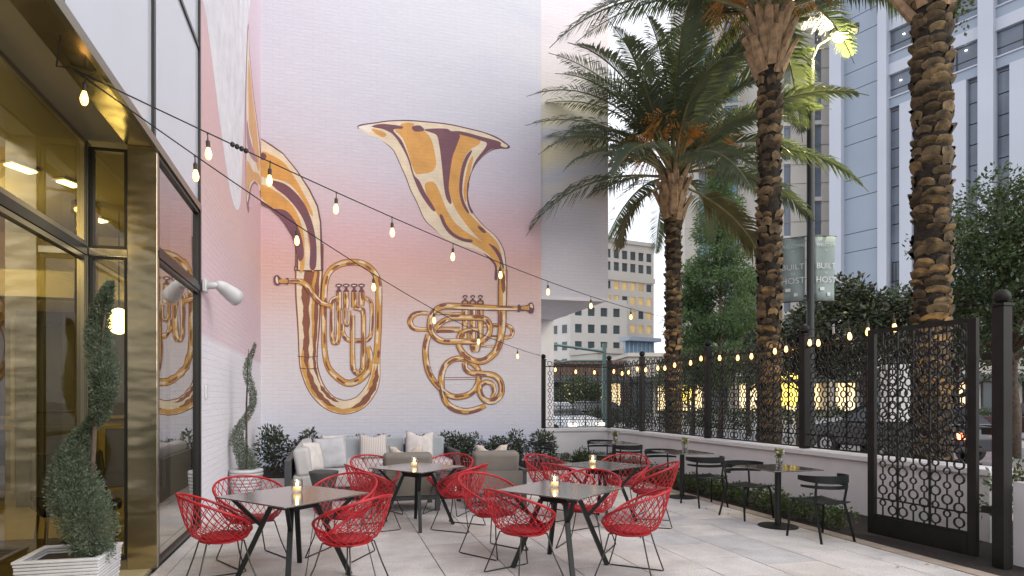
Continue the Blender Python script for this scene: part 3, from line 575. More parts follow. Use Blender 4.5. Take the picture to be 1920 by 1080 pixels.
MB().lathe([(.02, -.17), (.10, -.14), (.16, -.05), (.16, .05), (.10, .14), (.02, .17)], (0, 0, 0), 16).build('globe', M['int_lamp'], pl, smooth=True)
MB().tube([(0, 0, .16), (0, 0, 1.44)], .008).build('cord', M['cable'], pl)
lc = thing('lounge_chair', 'black lounge chair inside the glass behind the tall topiary', 'chair', (-2.75, 7.6, .014), R(30))
M['leather'] = pm('black_leather', (.012, .010, .009), .35, bump=.3, bscale=60)
MB().box(-.38, .38, -.36, .34, .36, .5).build('seat', M['leather'], lc, bevel=.05, seg=3); MB().add([(-.38, .26, .42), (.38, .26, .42), (.38, .40, .42), (-.38, .40, .42), (-.36, .46, .98), (.36, .46, .98), (.36, .56, .98), (-.36, .56, .98)], [(3, 2, 1, 0), (4, 5, 6, 7), (0, 1, 5, 4), (1, 2, 6, 5), (2, 3, 7, 6), (3, 0, 4, 7)]).build('backrest', M['leather'], lc, bevel=.04, seg=3)
for a in (-.3, .3):
    for b_ in (-.28, .28): MB().tube([(a, b_, .37), (a * 1.1, b_ * 1.1, 0)], .018).build('leg', M['steel'], lc)
li = bpy.data.lights.new('room_lamp', 'POINT'); li.energy = 72; li.color = (1, .78, .42); li.shadow_soft_size = .4
for i, (x, y) in enumerate(((-4.2, 8.0), (-3.6, 3.6))):
    o = bpy.data.objects.new('room_lamp', li); C.objects.link(o); o.location = (x, y, 3.6)
# flood light on the wall end
fl = thing('wall_floodlight', 'white twin-can security floodlight on the wall above the small topiary', 'floodlight', (-1.585, 8.34, 3.03))
MB().box(0, .05, -.08, .08, -.08, .08).build('base_plate', M['white_plastic'], fl, bevel=.01)
MB().tube([(.04, 0, 0), (.14, .03, .02), (.2, .06, .0)], .045, 10).build('arm', M['white_plastic'], fl, smooth=True)
MB().tube([(.16, .0, .03), (.20, .10, .02), (.30, .26, -.05), (.36, .34, -.09)], [.05, .075, .105, .11], 16).build('lamp_head', M['white_plastic'], fl, smooth=True)
sb = MB().box(-1.60, -1.575, 8.50, 8.62, 1.60, 1.78).build('wall_box', M['white_plastic'], bevel=.008)
tag(sb, 'small pale switch box on the white side wall beside the glass', 'switch box')

# ------------------------------------------------------------------ low wall, posts, ironwork
lw = thing('low_wall', 'long low white stucco wall carrying the iron fence on the right', 'wall', (0, 0, 0))
MB().box(7.16, 7.44, 5.37, 15.5, -.03, .735).build('wall_body', M['stucco'], lw, bevel=.008)
MB().box(7.12, 7.48, 5.34, 15.53, .735, .815).build('coping', M['stucco'], lw, bevel=.012)
lb = thing('low_wall', 'short low white stucco wall between the mural and the fence corner', 'wall', (0, 0, 0))
MB().box(5.245, 7.158, 15.1, 15.4, -.03, .745).build('wall_body', M['stucco'], lb, bevel=.008)
MB().box(5.245, 7.118, 15.06, 15.44, .745, .825).build('coping', M['stucco'], lb, bevel=.012)
def post(x, y, z0, z1, label, w=.105):
    t = thing('fence_post', label, 'fence post', (x, y, z0), 0, 'iron fence posts with ball tops')
    h = z1 - z0
    MB().box(-w / 2, w / 2, -w / 2, w / 2, 0, h - .16).build('shaft', M['iron'], t, bevel=.004)
    MB().box(-w * .62, w * .62, -w * .62, w * .62, h - .16, h - .135).build('cap_plate', M['iron'], t)
    r = .068 * w / .105; MB().lathe([(.02, 0)] + [(r * math.sin(math.pi * k / 10), r - r * math.cos(math.pi * k / 10)) for k in range(1, 10)] + [(.002, 2 * r)], (0, 0, h - .14), 14).build('ball', M['iron'], t, smooth=True)
post(5.40, 15.25, .83, 2.78, 'iron fence post against the mural wall edge')
post(7.30, 15.32, .82, 2.78, 'iron fence post at the far corner of the low wall')
post(7.30, 13.51, .82, 2.76, 'second iron fence post along the long low wall from the far corner')
post(7.30, 10.85, .82, 2.78, 'third iron fence post along the long low wall from the far corner')
post(7.30, 8.28, .82, 2.77, 'iron fence post nearest to the open gate on the low wall', .115)
def ring_mesh(r, t=.011, d=.016, n=14):
    b = MB(); v = []; f = []
    for k in range(n):
        a = 2 * math.pi * k / n; c, s = math.cos(a), math.sin(a)
        for rr, yy in ((r - t, -d / 2), (r, -d / 2), (r, d / 2), (r - t, d / 2)): v.append((rr * c, yy, rr * s))
    for k in range(n):
        j = (k + 1) % n
        for e in range(4): f.append((4 * k + e, 4 * k + (e + 1) % 4, 4 * j + (e + 1) % 4, 4 * j + e))
    me = b.add(v, f).mesh('ring'); me.materials.append(M['iron']); return me, v, f
RB, vb, fb = ring_mesh(.056, .013, .018); RS, vs_, fs_ = ring_mesh(.039, .011, .018); RX, vx_, fx_ = ring_mesh(.066, .012, .018)
def column_layout(z0, z1, kind):
    out = []; z = z0 + .075
    seq = {0: (.056, .056, .039), 1: (.039, .056, .039), 2: (.056, .039, .056)}[kind]
    k = 0; step = .148
    if kind == 1: z += .07
    while z < z1 - .05:
        out.append((z, seq[k % 3])); k += 1; z += step
    return out
def ironwork(parent, W, z0, z1, single, curls=True, edge=.06):
    ncol = max(6, int(round((W - 2 * edge) / .118))); sp = (W - 2 * edge) / ncol
    rods = MB(); extra = MB(); rails = MB()
    for ra, rb_ in ((z0, z0 + .022), (z0 + .20, z0 + .216), (z1 - .012, z1 + .012))[:3 if curls else 2]: MB().box(.0, W, -.008, .008, ra, rb_).build('rail', M['iron'], parent)
    for i in range(ncol):
        x = edge + (i + .5) * sp; kind = (0, 1, 2)[i % 3]
        if i % 3 == 0 and i > 0: MB().box(x - sp / 2 - .008, x - sp / 2 + .008, -.010, .010, z0 + .022, z1).build('bar', M['iron'], parent)
        lay = column_layout(z0 + .02, z1, kind); prev = z0 + .022
        for z, r in lay:
            if z - r > prev: rods.box(x - .006, x + .006, -.006, .006, prev, z - r + .004)
            prev = z + r - .004
            if single: obj('ring', RB if r > .05 else RS, None, parent, loc=(x, 0, z))
            else: extra.add([(p[0] + x, p[1], p[2] + z) for p in (vb if r > .05 else vs_)], fb)
        rods.box(x - .006, x + .006, -.006, .006, prev, z1)
        if curls and i % 2 == 0:
            zz = z1 + .075
            if single: obj('top_ring', RX, None, parent, loc=(x, 0, zz)); obj('top_ring', RS, None, parent, loc=(x + sp, 0, z1 + .05))
            else: extra.add([(p[0] + x, p[1], p[2] + zz) for p in vx_], fx_); extra.add([(p[0] + x + sp, p[1], p[2] + z1 + .05) for p in vs_], fs_)
    tag(rods.build('rod_lattice', M['iron'], parent), kind='stuff')
    if not single: tag(extra.build('ring_lattice', M['iron'], parent), kind='stuff')
def panel(x0, y0, x1, y1, single, label, z0=.835, z1=2.42):
    t = thing('iron_railing', label, 'fence', (x0, y0, 0), math.atan2(y1 - y0, x1 - x0), 'ringed iron fence panels')
    ironwork(t, math.hypot(x1 - x0, y1 - y0), z0, z1, single)
panel(5.46, 15.25, 7.24, 15.25, False, 'ringed iron fence panel on the short wall beside the mural', .845, 2.45)
panel(7.30, 15.26, 7.30, 13.57, False, 'ringed iron fence panel next to the far corner post')
panel(7.30, 13.45, 7.30, 10.91, False, 'ringed iron fence panel in front of the palm farthest from the gate')
panel(7.30, 10.79, 7.30, 8.34, True, 'ringed iron fence panel in front of the middle palm')
panel(7.30, 8.22, 7.30, 5.56, True, 'ringed iron fence panel behind the open gate')
g = thing('iron_gate', 'open iron gate leaf with ringed columns standing before the low wall', 'gate', (6.25, 4.80, .03), math.atan2(5.97 - 4.80, 6.17 - 6.25))
GW, GH = 1.19, 2.38
MB().box(0, .085, -.025, .025, 0, GH).build('stile', M['iron'], g, bevel=.004); MB().box(GW - .085, GW, -.025, .025, 0, GH).build('stile', M['iron'], g, bevel=.004)
MB().box(.086, GW - .086, -.025, .025, GH - .045, GH).build('top_rail', M['iron'], g); MB().box(.086, GW - .086, -.025, .025, 0, .21).build('kick_rail', M['iron'], g)
gg = bpy.data.objects.new('grille', None); C.objects.link(gg); gg.parent = g; gg.location = (.086, 0, 0)
ironwork(gg, GW - .172, .212, GH - .046, True, False, .03)
post(6.19, 4.53, 0, 2.64, 'tall iron gate post with ball top at the right edge', .108)
for z in (.45, 1.22, 1.95):
    MB().box(.085, .26, -.012, .012, z, z + .07).build('hinge', M['iron'], g, ).location = (-.30, .0, 0)
# white planter box beyond the gate post
wp = thing('white_planter', 'white stucco planter wall with hedge at the right edge beyond the gate post', 'planter', (0, 0, 0))
MB().box(6.42, 6.52, 4.18, 4.60, -.03, .80).build('end_pier', M['stucco'], wp, bevel=.006)
MB().box(6.525, 9.2, 4.25, 4.45, -.03, .56).build('wall_body', M['stucco'], wp, bevel=.006)
# ------------------------------------------------------------------ red lattice chairs and dining tables
def interp(t, tab):
    for i in range(len(tab) - 1):
        if tab[i][0] <= t <= tab[i + 1][0]:
            u = (t - tab[i][0]) / (tab[i + 1][0] - tab[i][0]); u = u * u * (3 - 2 * u); return tab[i][1] + (tab[i + 1][1] - tab[i][1]) * u
    return tab[-1][1]
def rim(phi):
    psi = abs((math.degrees(phi) + 90 + 180) % 360 - 180); c = .5 + .5 * math.cos(R(psi)); k = 1 + .03 * math.sin(R(psi)) - .2 * (1 - c) ** 4
    return Vector((.345 * k * math.cos(phi), -.03 + .325 * k * math.sin(phi), .437 + .365 * c ** .66))
def basep(phi): return Vector((.20 * math.cos(phi), .015 + .195 * math.sin(phi), .405 + .02 * max(0, math.sin(phi))))
def shell(phi, t):
    a, b = basep(phi), rim(phi); h = t ** .62; v = t ** 1.35
    return Vector((a.x + (b.x - a.x) * h, a.y + (b.y - a.y) * h, a.z + (b.z - a.z) * v))
def make_red_chair():
    t = thing('lattice_chair', 'red chair', 'chair', (0, 0, 0))
    N = 64
    rm = MB().tube([rim(2 * math.pi * k / N) for k in range(N)], .0115, 8, closed=True).build('rim', M['red'], t, smooth=True)
    b = MB(); K = 27
    for k in range(K):
        for sgn in (-1, 1):
            p0 = 2 * math.pi * (k + (.25 if sgn > 0 else 0)) / K
            b.tube([shell(p0 + sgn * R(52) * (u / 6) ** .9, u / 6) for u in range(7)], .0040, 5, cap=False)
    b.build('lattice_shell', M['red'], t, smooth=True)
    s = MB(); n = 28; v = [(0, .015, .392)]; f = []
    for q in (.55, .85, 1.03):
        for k in range(n):
            p = basep(2 * math.pi * k / n); v.append((p.x * q, .015 + (p.y - .015) * q, p.z - .012 + .008 * q))
    for k in range(n): f.append((0, 1 + k, 1 + (k + 1) % n))
    for r_ in range(2):
        for k in range(n): f.append((1 + r_ * n + k, 1 + (r_ + 1) * n + k, 1 + (r_ + 1) * n + (k + 1) % n, 1 + r_ * n + (k + 1) % n))
    o = s.add(v, f).build('seat_pan', M['red'], t, smooth=True); m = o.modifiers.new('solid', 'SOLIDIFY'); m.thickness = .012
    pd = MB().lathe([(.01, 0), (.16, .0), (.172, .012), (.165, .028), (.01, .034)], (0, .01, .405), 24).build('seat_pad', M['red_pad'], t, smooth=True)
    for sx in (-1, 1):
        MB().tube([(sx * .10, -.14, .392), (sx * .155, -.15, .388), (sx * .20, -.20, .20), (sx * .255, -.255, .012), (sx * .26, -.23, .007), (sx * .26, .23, .007), (sx * .255, .255, .012), (sx * .20, .19, .20), (sx * .155, .15, .388), (sx * .10, .14, .392)], .0068, 6).build('sled_leg', M['wire'], t, smooth=True)
    MB().tube([(-.16, .13, .39), (.16, .13, .39)], .006).build('cross_rod', M['wire'], t); MB().tube([(-.16, -.13, .39), (.16, -.13, .39)], .006).build('cross_rod', M['wire'], t)
    return t
def make_table():
    t = thing('dining_table', 'table', 'table', (0, 0, 0), 0, 'square dining tables with lattice chairs')
    h = .45
    MB().box(-h, h, -h, h, .728, .740).build('tabletop', M['table_top'], t, bevel=.003)
    for a in range(4):
        c, s = math.cos(R(45 + 90 * a)), math.sin(R(45 + 90 * a)); P = lambda r, z: (r * c, r * s, z)
        MB().beam(P(.47, 0), P(.19, .64), .042, .042, (c, s, 0)).build('leg', M['green_black'], t)
        MB().beam(P(.265, .47), P(.50, .715), .03, .03, (c, s, 0)).build('strut', M['green_black'], t)
    k = .19
    fr = MB()
    for a in range(4):
        c, s = math.cos(R(45 + 90 * a)), math.sin(R(45 + 90 * a)); c2, s2 = math.cos(R(135 + 90 * a)), math.sin(R(135 + 90 * a))
        fr.beam((k * c, k * s, .645), (k * c2, k * s2, .645), .028, .035)
    fr.build('frame_ring', M['green_black'], t); MB().box(-.15, .15, -.15, .15, .66, .7275).build('column_head', M['green_black'], t)
    return t
def make_candle():
    t = thing('candle_jar', 'candle', 'candle', (0, 0, 0), 0, 'lit candles on the dining tables')
    MB().lathe([(.002, .0), (.034, .0), (.040, .01), (.043, .05), (.041, .088), (.038, .092), (.0365, .09), (.039, .05), (.036, .014), (.002, .012)], (0, 0, 0), 18).build('jar', M['glass_jar'], t, smooth=True)
    MB().lathe([(.002, .0), (.030, .0), (.031, .025), (.002, .028)], (0, 0, .0135), 14).build('wax', M['wax'], t, smooth=True)
    MB().lathe([(.001, .0), (.007, .008), (.008, .016), (.004, .03), (.0005, .04)], (0, 0, .043), 8).build('flame', M['flame'], t, smooth=True)
    return t
def reg(o): CH[o.name] = kids(o); return o
rc, tb, cd = reg(make_red_chair()), reg(make_table()), reg(make_candle())
first = {}
def place(src, loc, rz, label, group=None):
    if src.name not in first: first[src.name] = 1; o = src; o.location = loc; o.rotation_euler = (0, 0, rz); o['label'] = label
    else: o = copy_tree(src, None, loc, rz, label)
    if group: o['group'] = group
    return o
TABS = [  # centre, rotation, scale, name for the label, chairs (angle from table centre, distance, turn), candle
    ((-.33, 5.74), -48, 1.05, 'nearest table on the left', [(188, .60, 12, 'left'), (-43, .64, 0, 'right'), (122, .82, 0, 'back_l'), (59, .82, 0, 'back_r')], (.02, .12)),
    ((2.13, 5.53), -52, .98, 'nearest table on the right', [(205, .48, -4, 'left'), (-40, .66, 0, 'right'), (126, .82, 0, 'back_l'), (50, .86, 0, 'back_r')], (-.02, .1)),
    ((1.06, 7.72), -49, .96, 'middle table before the sofas', [(184, .55, 10, 'left'), (-29, .54, -8, 'right'), (118, .95, 0, 'back_l'), (56, .93, 0, 'back_r')], (-.04, .05)),
    ((3.44, 7.42), -62, .93, 'pale-topped table farthest right', [(196, .52, 6, 'left'), (-28, .60, 0, 'right'), (122, .85, 0, 'back_l'), (44, .78, 0, 'back_r')], (-.08, .12)),
]
pos_txt = {'left': 'at the near left side of the', 'right': 'at the near right side of the', 'back_l': 'at the far left side of the', 'back_r': 'at the far right side of the'}
for (cx, cy), rot, sc, nm, chs, (dx, dy) in TABS:
    t = place(tb, (cx, cy, 0), R(rot), 'square dark dining table, the ' + nm); t.scale = (sc, sc, 1)
    place(cd, (cx + dx, cy + dy, .7405), 0, 'lit candle in a glass jar on the ' + nm).scale = (1.25, 1.25, 1.3)
    for ang, dist, turn, w in chs:
        a = R(ang); place(rc, (cx + dist * math.cos(a), cy + dist * math.sin(a), 0), a + math.pi / 2 + R(turn), 'red lattice chair ' + pos_txt[w] + ' ' + nm, 'red lattice chairs around the dining tables')
# ------------------------------------------------------------------ black bistro sets
def arcband(r, z0, z1, a0, a1, n=18, th=.012, cy=0., taper=0., rx=None):
    rx = rx or r; v = []; f = []
    for k in range(n + 1):
        u = k / n; a = R(a0 + (a1 - a0) * u); e = abs(2 * u - 1); zz0 = z0 + taper * e ** 2; zz1 = z1 - taper * .3 * e ** 2
        for rr, z in ((0, zz0), (th, zz0), (th, zz1), (0, zz1)): v.append(((rx + rr) * math.cos(a), cy + (r + rr) * math.sin(a), z))
    for k in range(n):
        for e in range(4): f.append((4 * k + e, 4 * k + (e + 1) % 4, 4 * k + 4 + (e + 1) % 4, 4 * k + 4 + e))
    f += [(3, 2, 1, 0), (4 * n, 4 * n + 1, 4 * n + 2, 4 * n + 3)]
    return v, f
def make_black_chair():
    t = thing('bistro_chair', 'chair', 'chair', (0, 0, 0))
    v, f = arcband(.24, .655, .745, 172, 368, 22, .014, .0, .03, .25); MB().add(v, f).build('upper_backrest', M['green_black'], t, smooth=False)
    v, f = arcband(.235, .595, .635, 180, 360, 22, .014, .0, .012, .245); MB().add(v, f).build('lower_backrest', M['green_black'], t)
    n = 10; sv = []; sf = []
    for i in range(n + 1):
        for j in range(n + 1):
            x = -.215 + .43 * i / n; y = -.20 + .42 * j / n; e = max(0, (abs(x) / .215) ** 4 * .03); x *= (1 - .10 * (1 - j / n))
            sv.append((x, y * (1 - .06 * (abs(x) / .215) ** 3), .445 - .022 * math.cos(x / .215 * 1.2) + .012 * (y / .2) ** 2))
    for i in range(n):
        for j in range(n): sf.append((i * (n + 1) + j, (i + 1) * (n + 1) + j, (i + 1) * (n + 1) + j + 1, i * (n + 1) + j + 1))
    o = MB().add(sv, sf).build('seat', M['green_black'], t, smooth=True); m = o.modifiers.new('solid', 'SOLIDIFY'); m.thickness = .012
    for sx in (-1, 1):
        MB().tube([(sx * .13, .17, .43), (sx * .19, .175, .425), (sx * .215, .18, .39), (sx * .235, .215, 0)], .0125, 8).build('front_leg', M['green_black'], t, smooth=True)
        MB().tube([(sx * .19, -.145, .70), (sx * .195, -.14, .58), (sx * .185, -.12, .43), (sx * .21, -.23, 0)], .0125, 8).build('rear_leg', M['green_black'], t, smooth=True)
    MB().tube([(-.18, -.14, .425), (.18, -.14, .425)], .010).build('cross_bar', M['green_black'], t)
    return t
def make_bistro_table():
    t = thing('bistro_table', 'table', 'table', (0, 0, 0), 0, 'black pedestal tables along the fence wall')
    MB().box(-.355, .355, -.355, .355, .727, .740).build('tabletop', M['table_top'], t, bevel=.003)
    MB().box(-.12, .12, -.12, .12, .712, .7265).build('mount_plate', M['black_metal'], t)
    MB().lathe([(.038, .02), (.038, .712)], (0, 0, 0), 16).build('pedestal', M['black_metal'], t, smooth=False); MB().lathe([(.235, 0), (.235, .008), (.225, .014), (.05, .022), (.038, .026)], (0, 0, 0), 32).build('base_disc', M['black_metal'], t, smooth=False)
    return t
def make_vase():
    t = thing('flower_vase', 'vase', 'vase', (0, 0, 0), 0, 'small succulent vases on the black tables')
    MB().lathe([(.002, 0), (.036, 0), (.042, .02), (.046, .11), (.043, .112), (.038, .02), (.002, .012)], (0, 0, 0), 16).build('jar', M['glass_jar'], t, smooth=True)
    MB().lathe([(.002, 0), (.034, 0), (.036, .05), (.002, .052)], (0, 0, .013), 12).build('pebbles', M['soil'], t)
    st = MB(); q = []
    for k in range(11):
        a = rng.uniform(0, 6.28); r = rng.uniform(.01, .075); h = rng.uniform(.12, .21); tip = (r * math.cos(a), r * math.sin(a), h); st.tube([(r * .3 * math.cos(a), r * .3 * math.sin(a), .04), tip], .003, 5)
        p = np.repeat(np.array([tip]), 16, 0); q.append(leaf_quads(p, .042, .55))
    st.build('stems', M['boxwood'], t)
    o = obj('foliage', quadmesh('foliage', np.concatenate(q)), M['yellowleaf'], t)
    fl_ = MB()
    for k in range(5):
        a = rng.uniform(0, 6.28); r = rng.uniform(.02, .06); fl_.lathe([(.002, -.012), (.016, -.004), (.017, .006), (.002, .014)], (r * math.cos(a), r * math.sin(a), rng.uniform(.16, .215)), 8)
    fl_.build('blossoms', M['pillow_white'], t)
    return t
bc, bt, vz = reg(make_black_chair()), reg(make_bistro_table()), reg(make_vase())
for (x, y), nm, chs, vd in (((5.46, 6.64), 'pedestal table nearest the gate', ((5.47, 7.27, 190), (5.46, 5.95, 3)), (.12, .12)),
                            ((5.55, 8.95), 'middle pedestal table', ((5.42, 9.35, 184), (5.46, 8.20, -2)), (.1, .08)),
                            ((5.42, 11.15), 'pedestal table farthest by the corner', ((5.42, 11.75, 182), (5.42, 10.6, 0)), (.05, .05))):
    place(bt, (x, y, 0), 0, 'square black ' + nm)
    place(vz, (x + vd[0], y + vd[1], .7405), random.random() * 6, 'small glass vase of yellow-green succulents on the ' + nm)
    for (a, b, rz), w in zip(chs, ('far', 'near')):
        place(bc, (a, b, 0), R(rz), 'black metal armchair on the %s side of the %s' % (w, nm), 'black chairs along the fence wall').scale = (1.1, 1.05, 1)
o = place(bc, (3.95, 11.4, 0), R(98), 'lone black chair turned sideways by the shrubs at the mural end', 'black chairs along the fence wall')

# ------------------------------------------------------------------ lounge group
def cushion(name, sx, sy, sz, mat, parent, loc, rot=(0, 0, 0), bev=.05):
    o = MB().box(-sx / 2, sx / 2, -sy / 2, sy / 2, -sz / 2, sz / 2).build(name, mat, parent, bevel=bev, seg=4); o.location = loc; o.rotation_euler = rot; return o
def pillow(label, sx, sz, th, mat, loc, rot, dent=.0):
    n = 14; v = []; f = []
    for side_ in (1, -1):
        for i in range(n + 1):
            for j in range(n + 1):
                u, w = 2 * i / n - 1, 2 * j / n - 1; e = max(0, (1 - abs(u) ** 2.6) * (1 - abs(w) ** 2.6)) ** .55
                pin = 1 - .07 * (1 - abs(u) ** 3) * abs(w) ** 8 ; pin2 = 1 - .07 * (1 - abs(w) ** 3) * abs(u) ** 8
                top = dent * max(0, 1 - (u / .55) ** 2) * max(0, w) ** 1.5
                v.append((u * sx / 2 * pin2, side_ * (th / 2 * e + .004), w * sz / 2 * pin - top + .004 * math.sin(9 * u + 4 * w)))
    m = (n + 1) ** 2
    for i in range(n):
        for j in range(n):
            q = (i * (n + 1) + j, (i + 1) * (n + 1) + j, (i + 1) * (n + 1) + j + 1, i * (n + 1) + j + 1); f.append(q[::-1]); f.append(tuple(k + m for k in q))
    o = MB().add(v, f).build('throw_pillow', mat, None, smooth=True); o.location = loc; o.rotation_euler = rot
    mw = o.modifiers.new('weld', 'WELD'); mw.merge_threshold = .009
    tag(o, label, 'pillow', 'throw pillows on the lounge seats'); return o
def stripes(m, scale=60., axis=0):
    n = m.node_tree; b = n.nodes['Principled BSDF']; tcn = n.nodes.new('ShaderNodeTexCoord'); w = n.nodes.new('ShaderNodeTexWave'); w.inputs['Scale'].default_value = scale; w.inputs['Distortion'].default_value = 1.5; w.inputs['Detail'].default_value = 2
    n.links.new(tcn.outputs['Object'], w.inputs['Vector']); r = n.nodes.new('ShaderNodeValToRGB'); c = b.inputs['Base Color'].default_value[:3]
    r.color_ramp.elements[0].color = (c[0] * .72, c[1] * .68, c[2] * .66, 1); r.color_ramp.elements[1].color = (c[0] * 1.1, c[1] * 1.1, c[2] * 1.1, 1)
    for l in list(b.inputs['Base Color'].links): n.links.remove(l)
    n.links.new(w.outputs['Fac'], r.inputs[0]); n.links.new(r.outputs[0], b.inputs['Base Color']); return m
M['pillow_stripe'] = stripes(pm('striped_pillow', (.60, .56, .53), .95, bump=.3, bscale=160), 9.)
M['pillow_beige'] = stripes(pm('ribbed_beige_pillow', (.58, .50, .44), .95, bump=.3, bscale=160), 14.)
sf = thing('corner_sofa', 'pale grey L-shaped outdoor sofa with dark frame against the mural shrubs', 'sofa', (0, 0, 0))
fr = sf
MB().box(-.68, .62, 9.78, 12.75, .10, .20).build('base_frame', M['sofa_frame'], fr); MB().box(.625, 2.32, 11.65, 12.75, .10, .20).build('base_frame', M['sofa_frame'], fr)
MB().box(-.70, -.60, 9.72, 12.80, .0, .66).build('side_frame', M['sofa_frame'], fr, bevel=.006); MB().box(-.595, 2.36, 12.74, 12.82, .0, .66).build('back_frame', M['sofa_frame'], fr, bevel=.006)
MB().box(2.33, 2.42, 11.6, 12.735, .0, .60).build('arm_frame', M['sofa_frame'], fr, bevel=.006)
for x, y in ((.55, 9.8), (.55, 11.6), (2.2, 11.68)): MB().box(x - .03, x + .03, y - .03, y + .03, 0, .10).build('foot', M['sofa_frame'], fr)
for i, (x0, x1, y0, y1) in enumerate(((-.59, .60, 9.80, 10.75), (-.59, .60, 10.76, 11.66), (-.59, .60, 11.67, 12.7), (.61, 1.45, 11.67, 12.7), (1.46, 2.30, 11.67, 12.7))):
    cushion('seat_cushion', x1 - x0, y1 - y0, .22, M['cushion'], fr, ((x0 + x1) / 2, (y0 + y1) / 2, .315))
for y in (10.25, 11.2): cushion('back_cushion', .24, .93, .44, M['cushion'], fr, (-.44, y, .62), (0, R(-8), 0), .06)
for x in (.22, 1.03, 1.86): cushion('back_cushion', .80, .2, .46, M['cushion_back'], fr, (x, 12.58, .60), (R(-8), 0, 0), .05)
cushion('back_cushion', .2, .9, .44, M['cushion'], fr, (-.46, 12.15, .6), (0, R(-8), 0), .05)
pillow('pale pillow leaning on the left arm of the corner sofa', .5, .5, .17, M['pillow_white'], (-.30, 10.35, .66), (R(-14), R(3), R(60)))
pillow('large grey pillow beside it on the left end of the corner sofa', .56, .56, .2, M['pillow_grey'], (-.02, 10.75, .68), (R(-12), R(-4), R(12)))
pillow('white striped pillow standing against the middle sofa cushion', .56, .5, .16, M['pillow_stripe'], (.80, 12.30, .66), (R(-14), 0, 0), .05)
pillow('big cream pillow at the right of the sofa back', .58, .54, .18, M['pillow_white'], (1.72, 12.24, .68), (R(-12), R(2), R(-4)), .07)
pillow('spare cream pillow behind the grey one in the sofa corner', .5, .5, .16, M['pillow_white'], (.05, 12.2, .66), (R(-12), 0, R(20)))
def armchair(x, y, rz, label):
    t = thing('lounge_armchair', label, 'armchair', (x, y, 0), rz, 'taupe lounge armchairs with their backs to the tables')
    for sx in (-1, 1):
        f = MB(); xo = sx * .42
        f.box(xo - .035, xo + .035, -.38, -.31, 0, .52); f.box(xo - .035, xo + .035, .33, .40, 0, .52); f.box(xo - .045, xo + .045, -.40, .42, .52, .565)
        f.build('arm_frame', M['sofa_frame'], t, bevel=.005)
    MB().box(-.384, .384, -.38, .38, .16, .22).build('seat_frame', M['sofa_frame'], t)
    MB().box(-.384, .384, -.40, -.33, .23, .54).build('back_panel', M['taupe'], t)
    cushion('seat_cushion', .75, .70, .2, M['cushion'], t, (0, .04, .325), (0, 0, 0), .05)
    cushion('back_cushion', .70, .2, .52, M['taupe'], t, (0, -.25, .57), (R(10), 0, 0), .055)
    return t
armchair(1.06, 9.05, 0, 'taupe lounge armchair with its back to the middle dining table'); armchair(2.36, 9.05, 0, 'taupe lounge armchair to the right with its back to the dining tables')
pillow('beige ribbed lumbar pillow in the left lounge armchair', .52, .30, .15, M['pillow_beige'], (1.06, 9.02, .76), (R(8), 0, 0), .11)
pillow('beige ribbed lumbar pillow in the right lounge armchair', .52, .30, .15, M['pillow_beige'], (2.36, 9.02, .76), (R(8), 0, 0), .11)
b = thing('bowl_table', 'round charcoal bowl-shaped side table in front of the sofa arm', 'side table', (-.11, 8.95, 0))
MB().lathe([(.10, 0), (.11, .02), (.12, .2), (.17, .42), (.205, .55), (.208, .575), (.19, .578)], (0, 0, 0), 28).build('bowl', M['fibre'], b, smooth=True); MB().lathe([(.188, .56), (.188, .5745), (.002, .575)], (0, 0, 0), 28).build('tray', M['bark'], b)
b = thing('drum_table', 'low round charcoal drum table between the lounge armchairs', 'side table', (1.72, 9.9, 0))
MB().lathe([(.24, 0), (.25, .02), (.25, .30), (.28, .32), (.28, .345), (.002, .347)], (0, 0, 0), 28).build('drum', M['fibre'], b, smooth=False)
# ------------------------------------------------------------------ topiaries
def topiary(root, secs, sc_px, n, size):   # secs: (height m, dx m, dy m, radius m) along the clipped spiral
    S_ = spl(secs, False, 10); P_ = []; D_ = []
    w = np.array([s[3] for s in S_]); w = w / w.sum()
    idx = rng.choice(len(S_), n, p=w)
    for i in idx:
        z, dx, dy, r = S_[i]; d = rng.normal(size=3); d /= np.linalg.norm(d); q = r * rng.uniform(.45, 1.) ** .5 * (1 + .12 * math.sin(7 * d[0] + 5 * z))
        q *= .70; P_.append((dx + d[0] * q, dy + d[1] * q, z + d[2] * q * .8)); D_.append(d + np.array([0, 0, .5]))
    return obj('foliage', quadmesh('foliage', leaf_quads(np.array(P_), size, .28, np.array(D_), .55)), M['juniper'], root)
t = thing('spiral_topiary', 'tall clipped spiral juniper in front of the glass entrance', 'topiary', (-1.76, 5.12, .44))
k = 221.
sec = [(1005, 168, 38), (950, 160, 58), (900, 141, 56), (855, 128, 42), (822, 133, 28), (798, 148, 17), (772, 172, 20), (735, 183, 28), (700, 181, 30), (655, 168, 27), (620, 165, 22), (590, 175, 19), (570, 183, 12), (555, 187, 4)]
hel = [-.04, -.08, -.06, .03, .08, .07, .0, -.07, -.06, .03, .06, .02, -.01, 0]
topiary(t, [((748 - y) / k + 1.6 - .44, (x - 157) / k, h, r / k) for (y, x, r), h in zip(sec, hel)], k, 30000, .028)
MB().tube([(.02, 0, -.06), (0, 0, .3), (.02, .01, .8), (.05, 0, 1.3), (.09, 0, 1.7), (.12, 0, 1.95)], [.022, .02, .018, .014, .01, .005], 7).build('trunk', M['bark'], t, smooth=True)
